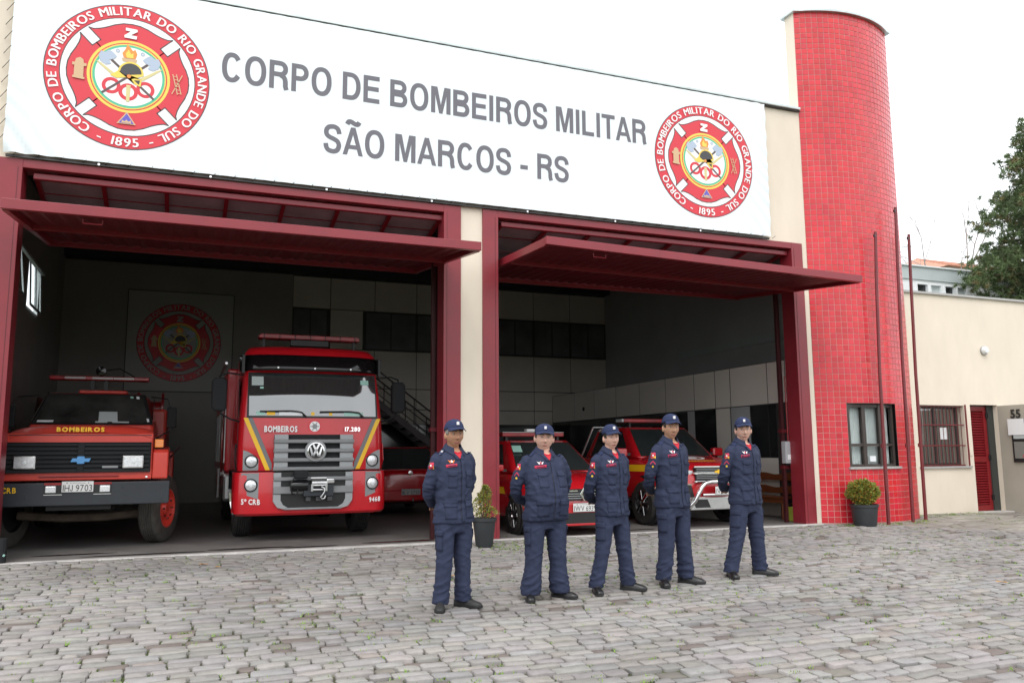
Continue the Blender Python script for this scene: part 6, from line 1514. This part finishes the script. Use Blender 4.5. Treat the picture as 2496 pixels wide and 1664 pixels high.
    for sg, hl in ((-1, heel[0]), (1, heel[1])): mb.tube([(sg * .09, 0, .84), (sg * .09 + (hl[0] - sg * .09) * .5, hl[1] * .5, .45), (hl[0], hl[1], .09)], [.075, .05, .038], 12)
    bm_ = fused(mb, .0062, 2, .4); B_ = Cloth(bm_); put(bm_, 'body', skin, pr)
    # ---- face details
    fx = lambda p: rot @ (Vector(p) * hs) + Vector(hc); fd = rot @ Vector((0, 1, 0))
    for sg in (-1, 1):
        e = B_.hit(fx((sg * .031, -.1, .008)), fd, 0)
        MB().lathe([(0, -.0125), (.008, -.010), (.012, 0), (.008, .010), (0, .0125)], tuple(e + fd * .0075), 'y', 12, cap=False).build('eye', 'eye_white', pr, smooth=90)
        MB().lathe([(0, -.001), (.0058, -.0005), (.0058, .004), (0, .004)], tuple(e - fd * .0052), 'y', 10).build('iris', 'eye_dark', pr)
        B_.patch(pr, 'eyebrow', hair if hair != 'hair_grey' else 'hair_dark', lambda u, v: fx((sg * (.013 + .036 * u), -.1, .026 + .007 * math.sin(u * 2.6) + .007 * v)), fd, .0025, 6, 2, .002)
        B_.patch(pr, 'eyelid', skin, lambda u, v: fx((sg * (.018 + .026 * u), -.1, .0125 + .004 * math.sin(u * 3.14) + .006 * v)), fd, .0035, 5, 2, .002)
    B_.patch(pr, 'lips', 'lip', lambda u, v: fx((-.025 + .05 * u, -.1, -.0745 + .012 * (v - .5) * math.sin(math.pi * (.08 + .84 * u)))), fd, .0022, 10, 3, .002)
    B_.patch(pr, 'mouth_line', 'eye_dark', lambda u, v: fx((-.023 + .046 * u, -.1, -.0735 + .0022 * v + .002 * math.cos(u * 6.28))), fd, .0040, 8, 1, 0)
    # ---- hair under the cap (back and sides)
    m = MB()
    def hr(u, v):
        a = R(62 + 236 * u); z = -.035 + .085 * v - .02 * math.cos(a * 2) * (1 - v); r_ = 1.03 - .05 * v
        return fx((math.sin(a) * .079 * face * r_, -math.cos(a) * .100 * r_, z + (.022 if abs(u - .5) > .40 else 0)))
    m.grid(hr, 24, 4); m.build('hair', hair, pr, smooth=180).modifiers.new('th', 'SOLIDIFY').thickness = .004
    # ---- cap
    cp = sub('cap', pr, (hc[0], hc[1], hc[2] + .016), (R(-4) * math.cos(yaw), R(tl), yaw)); cp.scale = (hs,) * 3; m = MB(); rings = []
    for k in range(9):
        ph = R(90 * k / 8); rings.append([(.0885 * face ** .7 * math.cos(ph) ** .75 * math.sin(a), -.112 * math.cos(ph) ** .72 * math.cos(a) + .004, .036 + .092 * math.sin(ph) - .012 * math.cos(ph) * (1 - math.cos(a)) * .5) for a in [2 * math.pi * i / 28 for i in range(28)]])
    m.loft(rings, cap=False); m.build('crown', 'navy_cap', cp, smooth=70).modifiers.new('th', 'SOLIDIFY').thickness = .003
    def brim(u, v):
        a = R(-62 + 124 * u); r0x, r0y = .0885 * face ** .7, .112; ex = .066 * v * math.cos(a * .95) ** .7
        x = r0x * math.sin(a) * (1 + .06 * v); y = -r0y * math.cos(a) - ex + .004; return (x, y, .038 - .020 * v - .20 * abs(x) ** 1.25 * 1.6 * (.25 + v) + .008)
    MB().grid(brim, 20, 6).build('brim', 'navy_cap', cp, smooth=180).modifiers.new('th', 'SOLIDIFY').thickness = .005
    MB().box(-.011, .011, -.1125, -.100, .066, .094).build('cap_badge', 'thread_white', cp); MB().lathe([(0, 0), (.006, 0), (.006, .006), (0, .006)], (0, .004, .126), 'z', 8).build('cap_button', 'navy_cap', cp)
    for a in range(0, 360, 60):
        pass
    # ---- undershirt, collar
    F = (0, 1, 0)
    C_.patch(pr, 'throat', skin, lambda u, v: ((-.060 + .120 * u) * (1 - .6 * v), -.3, 1.500 - .045 * v), F, .0025, 10, 8, 0)
    C_.patch(pr, 'undershirt', 'tee_red', lambda u, v: ((-.052 + .104 * u) * (1 - v) ** .8 + .006 * v, -.3, 1.478 - .078 * v - .020 * math.sin(math.pi * u) * (1 - v)), F, .0045, 12, 10, 0)
    C_.patch(pr, 'shirt_collar', 'tee_red', lambda u, v: (-.054 + .108 * u, -.3, 1.484 - .022 * math.sin(math.pi * u) - .012 * v), F, .0065, 12, 2, .004)
    def col(u, v):
        a = R(24 + 312 * u); fr_ = math.cos(a); ed = abs(u - .5) * 2
        ri = .078 + .006 * ed; ro = .112 + .012 * ed ** 4; zi = 1.548 - .045 * max(0, fr_); zo = 1.496 - .058 * max(0, fr_) - .014 * ed ** 6
        r_ = ri + (ro - ri) * v; 
        x = r_ * math.sin(a) * (1 + .10 * ed ** 6 * v); y = .008 - r_ * math.cos(a) * (.92 + .14 * max(0, fr_) * v); return (x, y, zi + (zo - zi) * v ** .8)
    MB().grid(col, 40, 5).build('collar', 'navy', pr, smooth=180).modifiers.new('th', 'SOLIDIFY').thickness = .006
    for sg in (-1, 1):
        C_.patch(pr, 'lapel', 'navy', lambda u, v: (sg * ((.052 + .034 * u) * (1 - v) + (.002 + .03 * u) * v), -.3, 1.470 - .072 * v - .012 * u), F, .0075, 6, 6, .005)
    # ---- jacket details
    C_.patch(pr, 'placket', 'navy', lambda u, v: (.004 + .036 * u, -.3, .803 + .60 * v), F, .0045, 4, 40, .006)
    C_.patch(pr, 'placket_edge', 'black', lambda u, v: (-.0005 + .004 * u, -.3, .81 + .59 * v), F, .0025, 1, 40, 0)
    for sg in (-1, 1):
        x0, x1 = (.055, .148) if sg > 0 else (.040, .140); x0 *= (1 + (w - 1) * .6); x1 *= (1 + (w - 1) * .6)
        C_.patch(pr, 'chest_pocket', 'navy', lambda u, v: (sg * (x0 + .008 + (x1 - x0 - .016) * u), -.3, 1.125 + .125 * v), F, .0025, 6, 6, .004)
        C_.patch(pr, 'pocket_flap', 'navy', lambda u, v: (sg * (x0 + (x1 - x0) * u), -.3, 1.232 + .056 * v + .012 * abs(2 * u - 1) * (1 - v)), F, .0060, 6, 4, .005)
        C_.patch(pr, 'hip_pocket', 'navy', lambda u, v: (sg * (x0 + .005 + (x1 - x0 + .01) * u), -.3, .835 + .125 * v), F, .0025, 6, 6, .004)
        C_.patch(pr, 'pocket_flap', 'navy', lambda u, v: (sg * (x0 - .003 + (x1 - x0 + .026) * u), -.3, .945 + .058 * v), F, .0060, 6, 4, .005)
        C_.patch(pr, 'epaulette', 'navy_cap' if not epaulette else 'navy_cap', lambda u, v: (sg * (.085 + .115 * u), -.012 + .042 * v, 1.6), (0, 0, -1), .007, 8, 4, .005)
        if epaulette:
            for k in range(2):
                for j in range(2): C_.patch(pr, 'rank_mark', 'thread_white', lambda u, v: (sg * (.12 + .03 * k + .016 * u), -.006 + .018 * j + .010 * v, 1.6), (0, 0, -1), .0115, 2, 2, 0)
    kx = 1 + (w - 1) * .6
    nm_ = lambda a, b, z0, z1, mt, off: C_.patch(pr, 'name_tape', mt, lambda u, v: ((-.148 + .105 * (a + (b - a) * u)) * kx, -.3, 1.318 + .012 * (a + (b - a) * u) + .026 * (z0 + (z1 - z0) * v)), F, off, 6, 2, .002)
    nm_(0, 1, 0, 1, 'thread_red', .005)
    if chest != 'thread_orange' and seed != 2: nm_(.05, .95, .18, .82, 'navy', .0065); nm_(.25, .75, .38, .62, 'thread_red', .008)
    else: nm_(.15, .85, .35, .65, 'navy', .0065)
    bx, bz = -.094 * kx, 1.372
    C_.poly(pr, 'wing_badge', chest, [(bx + px * .035, -.3, bz + pz * .035) for px, pz in ((-1, .5), (-.35, .25), (0, .6), (.35, .25), (1, .5), (.45, -.35), (0, -.15), (-.45, -.35))], F, .008)
    C_.poly(pr, 'wing_badge_core', 'thread_red' if chest == 'thread_white' else 'thread_white', [(bx + .011 * math.cos(a), -.3, bz + .004 + .012 * math.sin(a)) for a in [k * 1.047 for k in range(6)]], F, .011)
    sd = Vector((.82, .57, 0)); sx = Vector((.57, -.82, 0)); so = Vector((-ew + .01, .02, 0))
    def sp_(a, b): return so + sx * a + Vector((0, 0, b))
    for nm2, mt, pts in (('flag_patch', 'thread_red', ((-.026, -.03), (.03, -.03), (.03, .032), (-.026, .032))),):
        C_.patch(pr, nm2, mt, lambda u, v: sp_(-.026 + .056 * u, 1.335 - .03 + .062 * v), sd, .005, 3, 3, .002)
    C_.poly(pr, 'flag_stripe', 'thread_green', [sp_(-.026, 1.367), sp_(.004, 1.367), sp_(-.026, 1.338)], sd, .0075)
    C_.poly(pr, 'flag_stripe', 'thread_yellow', [sp_(.030, 1.305), sp_(-.018, 1.305), sp_(.030, 1.335)], sd, .0075)
    C_.poly(pr, 'flag_shield', 'thread_white', [sp_(.002 + .009 * math.cos(a), 1.338 + .011 * math.sin(a)) for a in [k * .785 for k in range(8)]], sd, .009)
    if not epaulette:
        for u0 in (-1, 1): C_.poly(pr, 'chevron', 'thread_red', [sp_(.0, 1.286), sp_(u0 * .028, 1.252), sp_(u0 * .028, 1.240), sp_(.0, 1.272)][::u0], sd, .006)
        C_.poly(pr, 'rank_patch', 'navy_cap', [sp_(.024 * math.cos(a), 1.222 + .026 * math.sin(a)) for a in [k * .524 for k in range(12)]], sd, .005)
        C_.poly(pr, 'rank_dot', 'thread_yellow', [sp_(.011 * math.cos(a), 1.222 + .012 * math.sin(a)) for a in [k * .785 for k in range(8)]], sd, .009)
    # ---- trouser pockets
    for sg in (-1, 1):
        d = Vector((-sg * .80, .60, 0)); tv = Vector((-sg * .60, -.80, 0)); o0 = Vector((sg * .19 * w, 0, 0))
        D_.patch(pr, 'cargo_pocket', 'navy', lambda u, v: o0 + tv * (-.075 + .15 * u) + Vector((0, 0, .54 + .15 * v)), d, .004, 6, 6, .007)
        D_.patch(pr, 'cargo_flap', 'navy', lambda u, v: o0 + tv * (-.08 + .16 * u) + Vector((0, 0, .675 + .055 * v)), d, .009, 6, 3, .007)
    # ---- shoes
    for (tx, ty), a, hl in zip(ff, ang, heel):
        fw = Vector((math.sin(a), -math.cos(a), 0)); rt_ = Vector((math.cos(a), math.sin(a), 0)); h0 = Vector((hl[0], hl[1], 0)) - fw * .085
        sh_ = sub('shoe', pr); rings = []; sol = []
        for t_, ww, zt in ((0, .028, .075), (.015, .034, .10), (.06, .037, .112), (.11, .039, .105), (.15, .044, .080), (.20, .048, .066), (.245, .045, .056), (.275, .034, .044), (.292, .018, .030)):
            c = h0 + fw * t_; rings.append([tuple(c + rt_ * (ww * math.cos(b)) + Vector((0, 0, .016 + (zt - .016) * max(0, math.sin(b)) ** .8))) for b in [math.pi * k / 10 for k in range(11)]])
            sol.append((c, ww))
        MB().loft(rings, cap=True, closed=True).build('shoe_upper', shoe, sh_, smooth=60)
        ol = [c + rt_ * (ww + .004) for c, ww in sol] + [c - rt_ * (ww + .004) for c, ww in sol[::-1]]
        MB().loft([[(p.x, p.y, 0) for p in ol], [(p.x, p.y, .022) for p in ol]]).build('sole', 'black', sh_)
        for k in range(3): c = h0 + fw * (.135 + .022 * k); MB().tube([c - rt_ * .022 + Vector((0, 0, .088 - .009 * k)), c + Vector((0, 0, .094 - .009 * k)), c + rt_ * .022 + Vector((0, 0, .088 - .009 * k))], .0035, 5).build('lace', 'black', sh_)
    return pr
person('officer in navy uniform with grey sideburns and shoulder rank marks, nearest the truck pillar', 2.456, -4.17, 1.774, ((2.267, -4.36), (2.660, -4.26)), 1.0, 0.0, 'skin_tan', R(2), 'hair_grey', 1.03, turn=R(15), epaulette=True, shoe='shoe_matte', seed=1, chest='thread_orange')
person('stout broad officer in navy uniform in front of the small hatchback', 3.464, -4.07, 1.736, ((3.239, -4.21), (3.70, -4.20)), 1.25, 0.09, 'skin_light', R(-18), 'hair_dark', 1.17, turn=R(5), seed=2, flare=.012, aw=.01)
person('slim pale officer in navy uniform with open collar, middle of the row', 4.29, -3.98, 1.736, ((4.025, -4.16), (4.565, -4.09)), 1.0, 0.0, 'skin_light', R(-6), 'hair_dark', .98, turn=R(13), seed=3, aw=.015)
person('tallest tanned officer in navy uniform, standing before the pickup', 5.117, -3.87, 1.858, ((4.887, -4.05), (5.357, -4.0)), 1.03, 0.0, 'skin_warm', R(-12), 'hair_dark', .98, turn=R(14), seed=4, aw=.015)
person('pale officer in navy uniform with widest stance, nearest the red tower', 6.225, -3.72, 1.832, ((5.899, -3.90), (6.489, -3.84)), 1.05, 0.0, 'skin_light', R(-28), 'hair_dark', 1.04, turn=R(10), seed=5, aw=.015)
